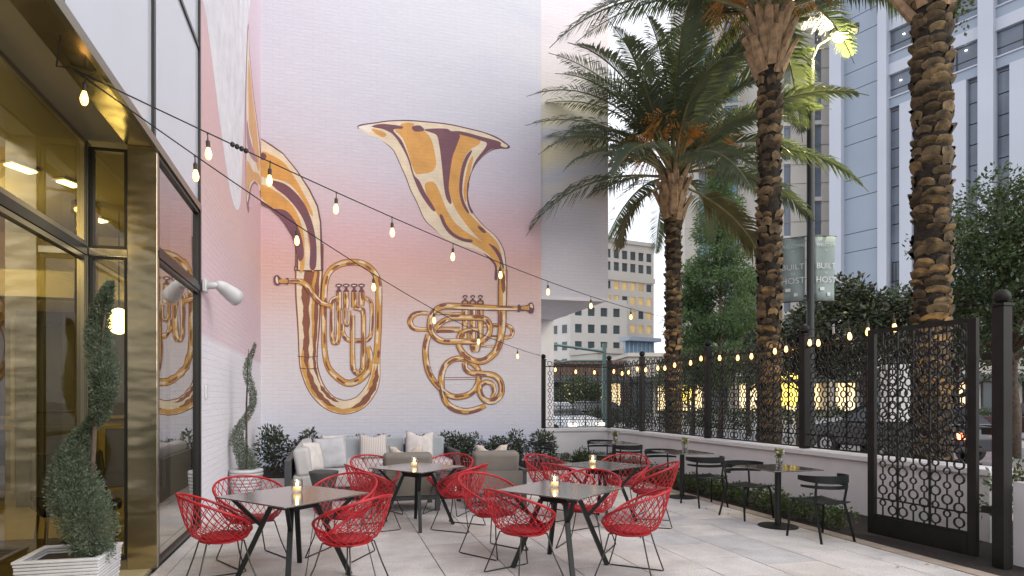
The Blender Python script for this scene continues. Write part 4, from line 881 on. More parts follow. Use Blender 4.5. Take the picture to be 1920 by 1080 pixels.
def woven_box(label, x0, x1, y0, y1, h, cx, cy, parent=None):
    t = thing('planter_box', label, 'planter', (cx, cy, 0)); bands = int(h / .024)
    for k in range(bands):
        z0 = k * h / bands; q = 1 - .10 * (1 - (k + .5) / bands); g = .003 * (k % 2) + rng.uniform(0, .002)
        a, b_, c, d_ = x0 * q - g, x1 * q + g, y0 * q - g, y1 * q + g; w = .03; m = MB()
        m.box(a, b_, c, c + w, z0, z0 + h / bands - .003); m.box(a, b_, d_ - w, d_, z0, z0 + h / bands - .003); m.box(a, a + w, c + w, d_ - w, z0, z0 + h / bands - .003); m.box(b_ - w, b_, c + w, d_ - w, z0, z0 + h / bands - .003)
        m.build('woven_band', M['planter'], t, bevel=.006)
    MB().box(x0 * .93 + .02, x1 * .93 - .02, y0 * .93 + .02, y1 * .93 - .02, .01, h - .035).build('soil', M['soil'], t)
    m = MB(); m.box(x0 - .01, x1 + .01, y0 - .01, y0 + .035, h, h + .02); m.box(x0 - .01, x1 + .01, y1 - .035, y1 + .01, h, h + .02); m.box(x0 - .01, x0 + .035, y0 + .036, y1 - .036, h, h + .02); m.box(x1 - .035, x1 + .01, y0 + .036, y1 - .036, h, h + .02)
    m.build('lip', M['planter'], t, bevel=.006)
    return t
woven_box('white woven square planter holding the tall topiary', -.27, .27, -.25, .25, .44, -1.90, 5.15)
t = thing('spiral_topiary', 'smaller spiral topiary in a white pot by the side wall', 'topiary', (-1.33, 10.4, .50))
k = 119.
sec = [(893, 447, 24), (870, 445, 24), (848, 438, 20), (825, 428, 17), (803, 431, 13), (778, 446, 10), (757, 455, 9), (732, 455, 9.5), (703, 446, 9), (675, 448, 7.5), (655, 456, 4), (643, 459, 1.5)]
hel = [0, -.03, -.08, -.05, .06, .06, .02, -.05, -.04, .03, .02, 0]
topiary(t, [((748 - y) / k + 1.6 - .5, (x - 444) / k, h, r / k) for (y, x, r), h in zip(sec, hel)], k, 12000, .03)
MB().tube([(0, 0, -.08), (0, 0, .4), (0, 0, 1.), (.03, 0, 1.9)], [.02, .018, .014, .004], 6).build('trunk', M['bark'], t)
t = thing('round_planter', 'white round woven pot holding the smaller topiary', 'planter', (-1.33, 10.4, 0))
for k in range(9):
    z0 = k * .053; r = .215 + .045 * k / 9 + .005 * (k % 2); MB().lathe([(r - .03, z0), (r, z0 + .004), (r + .006, z0 + .026), (r, z0 + .049), (r - .03, z0 + .052)], (0, 0, 0), 24).build('woven_band', M['planter'], t, smooth=True)
MB().lathe([(.2, .42), (.22, .455), (.002, .46)], (0, 0, 0), 20).build('soil', M['soil'], t)

# ------------------------------------------------------------------ shrubs and hedges
def bush_mesh(name, rx, ry, h, n, size, aspect=.5, lumps=5, mat='boxwood', droop=0.):
    cs = [(rng.uniform(-.5, .5) * rx, rng.uniform(-.5, .5) * ry, rng.uniform(.35, .72) * h, rng.uniform(.45, .7)) for _ in range(lumps)]
    P_ = []; D_ = []
    for i in range(n):
        c = cs[rng.integers(lumps)]; d = rng.normal(size=3); d /= np.linalg.norm(d); q = rng.uniform(.3, 1) ** .4
        p = np.array([c[0] + d[0] * q * rx * c[3], c[1] + d[1] * q * ry * c[3], c[2] + d[2] * q * h * .42])
        P_.append((p[0], p[1], max(.01, p[2]))); D_.append(d + np.array([0, 0, .35]))
    me = quadmesh(name, leaf_quads(np.array(P_), size, aspect, np.array(D_), .6, droop)); me.materials.append(M[mat]); return me
def stems_mesh(rx, h, n=6):
    b = MB()
    for k in range(n):
        a = rng.uniform(0, 6.28); b.tube([(.02 * math.cos(a), .02 * math.sin(a), -.03), (rx * .5 * math.cos(a), rx * .5 * math.sin(a), h * .75)], [.008, .004], 5)
    me = b.mesh('stems'); me.materials.append(M['bark']); return me
box_me = [bush_mesh('foliage', .17, .15, .30, 420, .045, .5, 5, 'boxwood') for _ in range(4)]; box_st = stems_mesh(.15, .25)
i = 0; y = 5.15
while y < 14.7:
    x = 6.08 + rng.uniform(-.05, .06)
    if not (4.4 < y < 6.05):
        t = thing('boxwood_plant', 'low glossy boxwood plant in the row under the white fence wall', 'shrub', (x, y, 0), rng.uniform(0, 6.28), 'boxwood row under the fence wall')
        s = rng.uniform(.85, 1.2); t.scale = (s, s, s * rng.uniform(.85, 1.1)); obj('foliage', box_me[i % 4], None, t); obj('stems', box_st, None, t)
    i += 1; y += .29
for q in range(9):
    t = thing('boxwood_plant', 'sparse boxwood plant at the foot of the short white wall', 'shrub', (5.5 + q * .2, 14.75 + rng.uniform(-.08, .08), 0), rng.uniform(0, 6.28), 'boxwood at the short wall'); obj('foliage', box_me[q % 4], None, t); obj('stems', box_st, None, t); t.scale = (.7, .7, .7)
shr_me = [bush_mesh('foliage', .42, .36, .95, 1500, .085, .42, 7, 'shrub') for _ in range(4)]; shr_st = stems_mesh(.35, .8, 9)
names_sh = ['leafy shrub at the left end behind the corner sofa', 'leafy shrub in the left corner beside the round pot', 'leafy shrub just behind the left sofa arm', 'leafy shrub peeping over the sofa back, left of the striped pillow', 'leafy shrub peeping over the middle of the sofa back', 'leafy shrub peeping over the sofa back by the cream pillow', 'rounded leafy shrub right of the sofa end', 'taller leafy shrub behind the right armchair', 'leafy shrub right of the lumbar pillow against the mural', 'dense leafy shrub at the right end of the mural', 'last leafy shrub beside the short white wall']
xs = [-1.15, -.62, -.2, .45, 1.1, 1.75, 2.55, 3.05, 3.55, 4.15, 4.75]; hs = [1.2, 1.15, .9, .93, .92, .95, 1.0, .95, .85, 1.05, 1.0]
for q, (x, h, nm) in enumerate(zip(xs, hs, names_sh)):
    t = thing('leafy_shrub', nm, 'shrub', (x, 13.35 + .1 * (q % 2), .02), q * 1.3, 'shrubs in the bed under the mural'); t.scale = (.95, .95, h * .82); obj('foliage', shr_me[q % 4], None, t); obj('stems', shr_st, None, t)
hg = [bush_mesh('foliage', .55, .4, .62, 1100, .06, .5, 8, 'boxwood') for _ in range(2)]; hgs = stems_mesh(.4, .5, 7)
for q in range(4):
    t = thing('hedge_plant', 'clipped hedge plant in the white planter beyond the gate, ' + ('nearest the post', 'second from the post', 'third from the post', 'farthest from the post')[q], 'shrub', (6.95 + q * .65, 4.75, .30), q * 2., 'hedge beyond the gate post'); obj('foliage', hg[q % 2], None, t); obj('stems', hgs, None, t)

# ------------------------------------------------------------------ palms
def frond_mesh(name, L, arch, droopf, nl=78, leaf=.64, old=False, twist=0.):
    b = MB(); n = 14; pts = []; dirs = []
    for i in range(n + 1):
        u = i / n; ang = arch[0] + (arch[1] - arch[0]) * u ** 1.25; pts.append(None); dirs.append(ang)
    x = z = 0.; pts[0] = (0., 0., 0.)
    for i in range(1, n + 1):
        a = R((dirs[i - 1] + dirs[i]) / 2); x += L / n * math.cos(a); z += L / n * math.sin(a); pts[i] = (x, 0., z)
    b.tube(pts, [.03 * (1 - .85 * i / n) + .003 for i in range(n + 1)], 5)
    nr = len(b.f)
    for k in range(nl):
        u = .22 + .78 * (k + .5) / nl; f = u * n; i = min(int(f), n - 1); w = f - i
        p = Vector(pts[i]).lerp(Vector(pts[i + 1]), w); a = R(dirs[i]); tdir = Vector((math.cos(a), 0, math.sin(a))); nrm = Vector((-math.sin(a), 0, math.cos(a)))
        ll = leaf * (math.sin(math.pi * min(1, .12 + u * .93)) ** .55) * random.uniform(.85, 1.1)
        for s in (-1, 1):
            fw = .55 + .5 * u; d = (tdir * fw + Vector((0, s * 1., 0)) + nrm * random.uniform(.05, .5)).normalized()
            tip = p + d * ll; tip.z -= droopf * ll * random.uniform(.6, 1.3); mid = p + d * ll * .5; mid.z -= droopf * ll * .18
            wv = tdir * .023 + nrm * .010 * s
            b.add([p - wv * .5, mid - wv, tip, mid + wv, p + wv * .5], [(0, 1, 3, 4), (1, 2, 3)])
    me = b.mesh(name); me.materials.append(M['rachis']); me.materials.append(M['frond_old' if old else 'frond'])
    for i, p in enumerate(me.polygons): p.material_index = 0 if i < nr else 1
    return me
random.seed(3)
FR = {'up': [frond_mesh('frond', 4.0, (82, 25), .2), frond_mesh('frond', 4.2, (72, 5), .25), frond_mesh('frond', 4.2, (64, -8), .3)],
      'mid': [frond_mesh('frond', 4.5, (55, -28), .35), frond_mesh('frond', 4.3, (42, -38), .4), frond_mesh('frond', 4.2, (46, -18), .3)],
      'low': [frond_mesh('frond', 4.0, (20, -58), .5), frond_mesh('frond', 3.7, (8, -66), .55), frond_mesh('frond', 4.0, (28, -44), .45)],
      'old': [frond_mesh('frond', 2.9, (-12, -80), .5, old=True), frond_mesh('frond', 2.6, (-25, -86), .5, old=True)]}
def boot_mesh(seed):
    random.seed(seed); w = .15; v = []; f = []
    # a cut leaf base: broad wedge hugging the trunk, its lip turned out and up
    cols = 5
    for j, (zz, out, ww) in enumerate(((-.075, .0, .75), (-.02, .045, 1.), (.02, .085, 1.), (.042, .088, .82), (.045, .02, .7))):
        for i in range(cols):
            u = 2 * i / (cols - 1) - 1; v.append((out * (1 - .35 * u * u) - .035 * u * u + random.uniform(-.006, .006), u * w * ww, zz - .03 * u * u * (1 if j < 4 else .8) + random.uniform(-.006, .006)))
    for j in range(4):
        for i in range(cols - 1): f.append((j * cols + i, j * cols + i + 1, (j + 1) * cols + i + 1, (j + 1) * cols + i))
    me = MB().add(v, f).mesh('leaf_base'); me.materials.append(M['boot'])
    for p in me.polygons: p.use_smooth = True
    return me
BOOTS = [boot_mesh(k) for k in range(4)]
def stub_mesh():
    b = MB().tube([(0, 0, 0), (.07, 0, .14), (.15, 0, .30), (.21, 0, .40)], [.055, .05, .04, .034], 5); me = b.mesh('petiole_stub')
    for v in me.vertices: v.co.x *= 1.; v.co.y *= 1.5
    me.materials.append(M['stub']); return me
STUB = stub_mesh()
def fruit_mesh():
    b = MB()
    for k in range(26):
        a = rng.uniform(-.55, .55); e = rng.uniform(.1, .6); l = rng.uniform(.6, 1.05)
        b.tube([(0, 0, 0), (.35, 0, .35), (.35 + l * .35 * math.cos(a), .35 * math.sin(a), .45 + .2 * e), (.35 + l * .75 * math.cos(a), .75 * math.sin(a) * l, .30 + .2 * e - .25 * l)], [.012, .008, .006, .004], 4, cap=False)
        for q in range(5):
            u = .55 + .09 * q; b.lathe([(.001, -.014), (.012, 0), (.001, .014)], (.35 + l * (.35 + .4 * (u - .55) / .36) * math.cos(a), (.35 + .4 * (u - .55) / .36) * math.sin(a) * l, .5 + .2 * e - .45 * l * (u - .5)), 4)
    me = b.mesh('fruit_stalk'); me.materials.append(M['fruit']); return me
FRUIT = fruit_mesh()
def palm(x, y, H, r, label, crown, rows, fruits=0, seed=1):
    random.seed(seed); t = thing('date_palm', label, 'palm tree', (x, y, 0), 0, 'date palms behind the iron fence')
    prof = [(r * 1.15, -.05), (r * 1.02, .5), (r * .92, H * .3), (r * .88, H * .7), (r * .95, H - .8), (r * 1.02, H - .4), (r * .7, H), (r * .2, H + .25)]
    MB().lathe(prof, (0, 0, 0), 14).build('trunk', M['palm_core'], t, smooth=True)
    per = 6; dz = (H - .7) / rows
    for j in range(rows):
        for i in range(per):
            a = 2 * math.pi * (i + .5 * (j % 2) + .3 * math.sin(j * 1.7)) / per + random.uniform(-.14, .14); z = .12 + dz * j + random.uniform(-.045, .045)
            if random.random() < .07: continue
            rr = r * (.93 if z < H - 1.2 else .98) * .95
            o = obj('leaf_base', BOOTS[(i * 3 + j * 5) % 4], None, t, loc=(rr * math.cos(a), rr * math.sin(a), z), rot=(random.uniform(-.22, .22), random.uniform(-.3, .25), a)); s = r / .25 * random.uniform(.7, 1.15); o.scale = (s * random.uniform(.45, 1.1), s, dz / .148 * random.uniform(.7, 1.35))
    for j in range(36):
        a = j * 2.4; z = H - 1.15 + 1.05 * j / 36; o = obj('petiole_stub', STUB, None, t, loc=(r * .85 * math.cos(a), r * .85 * math.sin(a), z), rot=(0, random.uniform(-.25, .1), a)); s = random.uniform(.9, 1.5); o.scale = (s, s, s)
    for kind, n, zz in crown:
        for j in range(n):
            a = 2 * math.pi * j / n + {'up': .3, 'mid': .1, 'low': .6, 'old': 0}[kind] + random.uniform(-.16, .16) + j * .02
            o = obj('frond', FR[kind][j % len(FR[kind])], None, t, loc=(.10 * math.cos(a), .10 * math.sin(a), H + zz + random.uniform(-.05, .05)), rot=(random.uniform(-.25, .25), random.uniform(-.12, .12), a)); s = random.uniform(.88, 1.1); o.scale = (s, s, s)
    for j in range(fruits):
        a = 2 * math.pi * j / fruits + .5; o = obj('fruit_stalk', FRUIT, None, t, loc=(.12 * math.cos(a), .12 * math.sin(a), H + .1), rot=(0, random.uniform(-.3, .1), a)); s = random.uniform(1.0, 1.5); o.scale = (s, s, s)
    return t
palm(7.98, 13.25, 6.95, .19, 'date palm with orange fruit stalks standing nearest the mural', [('up', 24, .15), ('mid', 20, .05), ('low', 12, -.0), ('old', 2, -.2)], 50, 11, 1)
palm(8.02, 9.98, 8.75, .205, 'middle date palm with lamp light in its drooping crown', [('up', 20, .15), ('mid', 18, .05), ('low', 6, .08)], 52, 6, 2)
palm(8.05, 6.80, 8.0, .225, 'thick date palm trunk rising behind the iron gate', [('up', 14, .6), ('mid', 12, .7)], 54, 0, 5)
pv = [o for o in C.objects if o.name.startswith('date_palm')][-1]
ivy = bush_mesh('ivy_foliage', .16, .2, .9, 500, .06, .6, 6, 'boxwood'); obj('ivy_foliage', ivy, None, pv, loc=(.24, -.14, 6.55))
# uplights at the palm feet
M['uplight'] = pm('lit_uplight_lens', (1, .8, .5), .4, emit=(1, .66, .28), estr=10.)
for (x, y), e, nm in (((7.72, 12.35), 140, 'palm nearest the mural'), ((7.72, 9.05), 150, 'middle palm'), ((7.70, 5.85), 200, 'thick palm behind the gate')):
    t = thing('uplight', 'small lit ground uplight at the foot of the ' + nm, 'uplight', (x, y, -.012), 0, 'palm uplights')
    MB().lathe([(.05, 0), (.05, .02), (.07, .05), (.075, .16), (.06, .165)], (0, 0, 0), 14).build('housing', M['black_metal'], t); MB().lathe([(.058, .163), (.058, .168), (.002, .169)], (0, 0, 0), 14).build('lens', M['uplight'], t)
    l = bpy.data.lights.new('uplight_lamp', 'SPOT'); l.energy = e; l.color = (1, .70, .33); l.spot_size = R(38); l.spot_blend = .9; l.shadow_soft_size = .05
    o = bpy.data.objects.new('uplight_lamp', l); C.objects.link(o); o.location = (x, y, .2); o.rotation_euler = Vector((x - 8.0, -.9, -3.6)).to_track_quat('Z', 'Y').to_euler()
# ------------------------------------------------------------------ string lights
bulb_me = MB().lathe([(.002, -.105), (.014, -.102), (.024, -.085), (.028, -.062), (.023, -.035), (.015, -.012), (.013, 0)], (0, 0, 0), 12).mesh('bulb'); bulb_me.materials.append(M['bulb'])
for p in bulb_me.polygons: p.use_smooth = True
sock_me = MB().lathe([(.014, -.005), (.017, .0), (.018, .045), (.014, .055), (.006, .062), (.004, .105), (.009, .110), (.009, .125)], (0, 0, 0), 10).mesh('socket'); sock_me.materials.append(M['socket'])
def strand(label, P0, P1, sag, ts, r=.006, drop=.12, extra=None):
    P0, P1 = Vector(P0), Vector(P1); t = thing('string_light', label, 'string lights', P0, 0, 'festoon string lights')
    def at(u): return P0.lerp(P1, u) - Vector((0, 0, 4 * sag * u * (1 - u))) - P0
    pts = [at(k / 40) for k in range(41)]
    MB().tube(pts, r, 5).build('cable', M['cable'], t)
    for u in ts:
        u = min(.995, max(.005, u + random.uniform(-.035, .035) * (1 if sag < .15 else .1))); q = at(u) - Vector((0, 0, random.uniform(0, .05) if sag < .15 else 0)); b = obj('bulb', bulb_me, None, t, loc=q - Vector((0, 0, drop)), rot=(random.uniform(-.06, .06), random.uniform(-.06, .06), 0)); obj('socket', sock_me, None, b)
    return t, at
A = (-1.80, 4.89, 3.95)
t, at = strand('upper festoon string running from the steel soffit to the palm by the mural', A, (7.74, 13.1, 3.52), .22, [.01, .085, .128, .193, .262, .345, .435, .545, .67, .82])
q = at(.105)
for k in range(4): MB().lathe([(.012, -.02), (.02, -.01), (.02, .01), (.012, .02)], at(.100 + .0035 * k), 8).build('plug', M['cable'], t)
strand('lower festoon string running from the steel soffit to the post by the mural', A, (5.40, 15.22, 2.72), .33, [.09, .2, .325, .47, .63, .82])
MB().tube([(-1.72, 4.5, 3.97), (-1.82, 4.7, 3.86), A], .006).build('tail_wire', M['cable'], t).location = (-A[0], -A[1], -A[2])
for (p0, p1, ts, nm) in (((7.22, 15.2, 2.55), (7.22, 13.51, 2.52), (.2, .45, .7, .95), 'farthest fence panel'), ((7.22, 13.5, 2.52), (7.22, 10.85, 2.62), (.14, .3, .46, .62, .8, .97), 'fence panel before the first palm'), ((7.22, 10.84, 2.62), (7.22, 8.28, 2.66), (.18, .38, .58, .78, .9), 'fence panel before the middle palm'),
                         ((7.20, 8.27, 2.68), (6.35, 5.3, 2.72), (.10, .2, .42, .6, .78), 'panel behind the gate')):
    strand('festoon string along the top of the ' + nm, p0, p1, .07, ts)
strand('festoon string along the top of the short fence beside the mural', (5.42, 15.2, 2.6), (7.22, 15.2, 2.55), .08, (.2, .5, .8))
tg = MB().box(-.045, .045, -.003, .003, -.14, 0).build('paper_tag', M['white_plastic']); tg.location = (7.10, 7.5, 2.68); tg.rotation_euler = (0, R(8), R(60)); tag(tg, 'small white tag hanging from the fence string near the gate', 'tag')

# ------------------------------------------------------------------ street lamp with banners
M['banner'] = pm('grey_green_banner', (.27, .33, .32), .8, var=.1, vscale=1.5); M['lettering'] = pm('white_lettering', (.58, .61, .60), .7)
M['pole'] = pm('dark_pole', (.04, .043, .045), .5, metal=.3)
sl = thing('street_lamp', 'tall dark lamp post with two grey banners behind the fence', 'street lamp', (11.05, 12.35, -.01), R(-41))
MB().lathe([(.15, 0), (.15, .3), (.085, .35), (.08, 9.6), (.06, 9.65)], (0, 0, 0), 14).build('pole', M['pole'], sl)
MB().tube([(0, 0, 9.6), (.15, 0, 9.95), (.45, 0, 10.1), (.7, 0, 10.1)], .04, 8).build('arm', M['pole'], sl)
hd = MB().box(.38, .98, -.15, .15, 10.08, 10.2).build('lamp_head', M['pole'], sl, bevel=.03)
M['lamp_lens'] = pm('street_lamp_lens', (1, .9, .5), .4, emit=(1, .85, .38), estr=160.)
MB().lathe([(.17, 0), (.15, -.10), (.03, -.16)], (.62, 0, 10.08), 14).build('lens', M['lamp_lens'], sl)
pl_ = bpy.data.lights.new('street_lamp_light', 'POINT'); pl_.energy = 330; pl_.color = (1, .84, .46); pl_.shadow_soft_size = .12
o = bpy.data.objects.new('street_lamp_light', pl_); C.objects.link(o); o.location = (11.05 + .55 * math.cos(R(-41)), 12.35 + .55 * math.sin(R(-41)), 9.9)
def text_mesh(s, size):
    cu = bpy.data.curves.new('lettering', 'FONT'); cu.body = s; cu.size = size; cu.align_x = 'CENTER'; cu.align_y = 'CENTER'; tmp = bpy.data.objects.new('tmp_text', cu); C.objects.link(tmp)
    dg = bpy.context.evaluated_depsgraph_get(); me = bpy.data.meshes.new_from_object(tmp.evaluated_get(dg)); bpy.data.objects.remove(tmp); me.name = 'lettering'; return me
for sx, rz in ((-1, R(14)), (1, R(34))):
    n = 8; v = []; f = []
    for i in range(n + 1):
        for j in range(n + 1):
            x = (.12 + .5 * i / n) * sx; z = 3.95 + 1.52 * (1 - j / n); v.append((x, .03 * math.sin(i * .7 + j * .35), z))
    for i in range(n):
        for j in range(n): f.append((i * (n + 1) + j, (i + 1) * (n + 1) + j, (i + 1) * (n + 1) + j + 1, i * (n + 1) + j + 1))
    bn = MB().add(v, f).build('banner', M['banner'], sl, smooth=True); bn.rotation_euler = (0, 0, rz if sx > 0 else -R(4)); m = bn.modifiers.new('solid', 'SOLIDIFY'); m.thickness = .006
    MB().tube([(0, 0, 5.48), (sx * .66, 0, 5.48)], .012).build('banner_arm', M['pole'], bn); MB().tube([(0, 0, 3.94), (sx * .66, 0, 3.94)], .012).build('banner_arm', M['pole'], bn)
    for s, z, size in (('WELCOME', 5.26, .105), ('TO', 5.14, .05), ('BUILT', 4.76, .19), ('TO', 4.60, .07), ('HOST', 4.43, .20)):
        o = obj('lettering', text_mesh(s, size), M['lettering'], bn, loc=(sx * .37, -.045, z), rot=(R(90), 0, 0))
    MB().box(sx * .37 - .16, sx * .37 - .05, -.05, -.046, 4.18, 4.26).build('logo_mark', M['lettering'], bn); MB().box(sx * .37 + .02, sx * .37 + .1, -.05, -.046, 4.06, 4.14).build('logo_mark', M['lettering'], bn)
# traffic signal mast and globe lamp
M['mast'] = pm('green_grey_mast', (.10, .16, .155), .4, metal=.4); M['globe'] = pm('lit_globe', (1, 1, .9), .4, emit=(1, .93, .78), estr=4.)
ms = thing('signal_mast', 'grey-green traffic signal mast with two long arms beyond the fence corner', 'signal mast', (12.9, 27.6, 0), R(4))
MB().lathe([(.2, 0), (.2, .4), (.12, .45), (.10, 4.3)], (0, 0, 0), 12).build('pole', M['mast'], ms)
MB().tube([(0, 0, 3.9), (-2.5, 0, 4.15), (-4.9, 0, 4.35)], [.075, .06, .045], 8).build('mast_arm', M['mast'], ms); MB().tube([(0, 0, 3.45), (-1.5, .3, 3.45), (-3.2, .6, 3.25)], [.06, .05, .04], 8).build('mast_arm', M['mast'], ms)
MB().box(-5.2, -4.5, -.12, .12, 4.26, 4.48).build('signal_head', M['mast'], ms, bevel=.03)
gl = thing('globe_lamp', 'lit white globe lamp on a thin post beyond the fence corner', 'street lamp', (10.7, 31.5, 0))
MB().lathe([(.12, 0), (.12, .3), (.05, .35), (.04, 3.9)], (0, 0, 0), 10).build('pole', M['pole'], gl); MB().lathe([(.08, 0)] + [(.36 * math.sin(math.pi * k / 10), .36 - .36 * math.cos(math.pi * k / 10)) for k in range(1, 10)] + [(.002, .72)], (0, 0, 3.9), 16).build('globe', M['globe'], gl, smooth=True)

# ------------------------------------------------------------------ cars
M['glass_dark'] = pm('car_glass', (.015, .018, .022), .08); M['tyre'] = pm('tyre', (.012, .012, .012), .8); M['rim'] = pm('wheel_rim', (.35, .35, .36), .3, metal=.9)
M['tail'] = pm('tail_light', (.5, .02, .01), .3, emit=(1, .10, .03), estr=14.); M['head'] = pm('head_light', (.8, .8, .8), .2, emit=(1, .9, .7), estr=1.2)
def car(loc, rz, col, label, lit):
    t = thing('parked_car', label, 'car', loc, rz, 'cars on the street beyond the fence'); m = pm('car_paint', col, .2, metal=.2)
    low = [(-2.2, .35), (-2.25, .7), (-2.1, .92), (-1.2, 1.0), (1.2, .98), (2.1, .85), (2.25, .6), (2.2, .32)]
    top = [(-1.95, .98), (-1.45, 1.45), (.35, 1.47), (1.15, .99)]
    def loft(prof, w0, w1, name, mat, ins=.0):
        v = []; n = len(prof); f = []; zs = [p[1] for p in prof]; z0, z1 = min(zs), max(zs)
        for s in (-1, 1):
            for x, z in prof: v.append((x, s * (w0 + (w1 - w0) * (z - z0) / (z1 - z0)), z))
        for i in range(n): f.append((i, (i + 1) % n, n + (i + 1) % n, n + i))
        f += [tuple(range(n - 1, -1, -1)), tuple(range(n, 2 * n))]
        return MB().add(v, f).build(name, mat, t, bevel=.06, seg=3)
    loft(low, .92, .88, 'body', m); loft(top, .84, .66, 'cabin_glass', M['glass_dark'])
    MB().add([(-1.5, -.62, 1.462), (.3, -.62, 1.475), (.3, .62, 1.475), (-1.5, .62, 1.462), (-1.42, -.6, 1.505), (.22, -.6, 1.515), (.22, .6, 1.515), (-1.42, .6, 1.505)], [(3, 2, 1, 0), (4, 5, 6, 7), (0, 1, 5, 4), (1, 2, 6, 5), (2, 3, 7, 6), (3, 0, 4, 7)]).build('roof', m, t)
    for x in (-1.38, 1.4):
        for s in (-1, 1):
            w = MB(); w.tube([(x, s * .74, .33), (x, s * .93, .33)], .33, 18); o = w.build('wheel', M['tyre'], t); MB().tube([(x, s * .931, .33), (x, s * .945, .33)], .2, 14).build('rim', M['rim'], o)
    for s in (-1, 1):
        MB().box(-2.275, -2.2, s * .72 - .16, s * .72 + .16, .68, .82).build('tail_light', M['tail'] if lit else M['red'], t); MB().box(2.17, 2.26, s * .68 - .18, s * .68 + .18, .6, .72).build('headlight', M['head'], t)
    return t
U = R(108)   # street direction
car((15.2, 13.9, -.045), R(95), (.03, .03, .035), 'dark car with glowing red tail lights on the street behind the fence', True)
car((18.8, 17.6, -.045), R(95), (.55, .55, .56), 'white car on the street right of the dark car', True)
car((9.0, 24.2, -.045), R(-75), (.60, .62, .65), 'white car parked beyond the short fence by the mural', False)
car((14.8, 32.0, -.045), R(20), (.03, .035, .045), 'dark car crossing beyond the far fence corner', False)
car((27.0, 18.5, -.045), R(110), (.05, .02, .02), 'dark red car far down the street by the shops', True)

# ------------------------------------------------------------------ median hedge, kerb and shop fronts
fwv = Vector((math.sin(R(13.1183)), math.cos(R(13.1183)), 0)); rtv = Vector((math.cos(R(13.1183)), -math.sin(R(13.1183)), 0))
def cp(px, w): return fwv * w + rtv * ((px - 890) / 1150 * w)          # point on the ground seen in a given direction at depth w
MED = R(-13.1183)
mo = cp(1500, 31.)
md = structure(MB().box(-40, 40, -1.1, 1.6, -.3, .06).build('median', M['concrete'])); md.location = (mo.x, mo.y, 0); md.rotation_euler = (0, 0, MED)
mes = [bush_mesh('foliage', 1.1, .6, 1.15, 1300, .13, .5, 9, 'shrub') for _ in range(3)]; hst = stems_mesh(.8, .8, 7)
for q in range(19):
    p = mo + rtv * (-13.5 + q * 1.75) + fwv * (.2 * (q % 2)); t = thing('median_shrub', 'clipped hedge shrub on the street median seen through the fence', 'shrub', (p.x, p.y, .05), q * 1.1, 'hedge on the street median'); obj('foliage', mes[q % 3], None, t); obj('stems', hst, None, t)
M['brick'] = pm('red_brick', (.12, .075, .058), .85, var=.15, vscale=3); M['awning'] = pm('dark_awning', (.05, .06, .055), .8); M['shop_glow'] = pm('lit_shop_window', (1, .8, .45), .3, emit=(1, .70, .34), estr=.75, var=.6, vscale=.9)
M['beige'] = pm('beige_stone', (.50, .465, .41), .8, var=.06, vscale=.4); M['shop_yellow'] = pm('yellow_lit_sign', (1, .75, .1), .4, emit=(1, .70, .12), estr=1.1)
M['far_white'] = pm('far_white_concrete', (.60, .565, .525), .8, var=.05, vscale=.2); M['hotel_white'] = pm('hotel_white_panel', (.50, .525, .585), .6, var=.04, vscale=.15); M['hotel_blue'] = pm('hotel_blue_panel', (.29, .34, .41), .5, var=.05, vscale=.2)
M['far_glass'] = pm('far_window_glass', (.06, .085, .095), .12, var=.3, vscale=.3); M['far_lit'] = pm('far_lit_window', (.5, .36, .14), .3, emit=(1, .66, .30), estr=.13, var=.5, vscale=.5); M['blue_glass'] = pm('blue_curtain_glass', (.17, .28, .38), .08, var=.35, vscale=.15); M['dark_strip'] = pm('dark_window_strip', (.14, .165, .21), .12, var=.25, vscale=.25)
def shop(px, w, width, depth, h, label, wallm, bays, name='shop_building', glow=True):
    p = cp(px, w); t = thing(name, label, 'building', (p.x, p.y, 0), MED, 'shops across the street')
    MB().box(0, width, 0, depth, -.3, h).build('wall', M[wallm], t); MB().box(-.2, width + .2, -.3, depth, h, h + .35).build('cornice', M[wallm], t)
    for k in range(bays):
        x0 = width * (k + .12) / bays; x1 = width * (k + .88) / bays
        f = MB(); f.box(x0 - .1, x0, -.12, -.01, .3, 3.1); f.box(x1, x1 + .1, -.12, -.01, .3, 3.1); f.box(x0, x1, -.12, -.01, 3.0, 3.1); f.box(x0, x1, -.12, -.01, .3, .5); o = f.build('shop_window', M['mullion'], t)
        MB().box(x0, x1, -.06, -.02, .5, 3.0).build('pane', M['shop_glow'] if (glow and (k * 7 + int(px)) % 3 != 1) else M['far_glass'], o)
    MB().add([(0, -.02, 3.7), (width, -.02, 3.7), (width, -1.6, 3.25), (0, -1.6, 3.25), (0, -.02, 3.6), (width, -.02, 3.6), (width, -1.6, 3.05), (0, -1.6, 3.05)], [(0, 1, 2, 3), (7, 6, 5, 4), (3, 2, 6, 7), (0, 3, 7, 4), (1, 5, 6, 2), (0, 4, 5, 1)]).build('awning', M['awning'], t)
    return t
shop(930, 55, 11.5, 8, 4.7, 'dark brick shop with awning beyond the short fence', 'brick', 4)
shop(1180, 58, 9.5, 8, 5.6, 'pale arcade with warm lit shop windows behind the first palm', 'beige', 4)
shop(1380, 56, 8.5, 8, 6.0, 'pale arcade with lit windows and yellow signs behind the middle palm', 'beige', 4)
shop(1560, 54, 9, 8, 6.0, 'warm lit shop front seen through the fence by the gate', 'beige', 4)
shop(1755, 52, 14, 8, 5.5, 'golden lit shop front at the right edge beyond the gate', 'beige', 4)
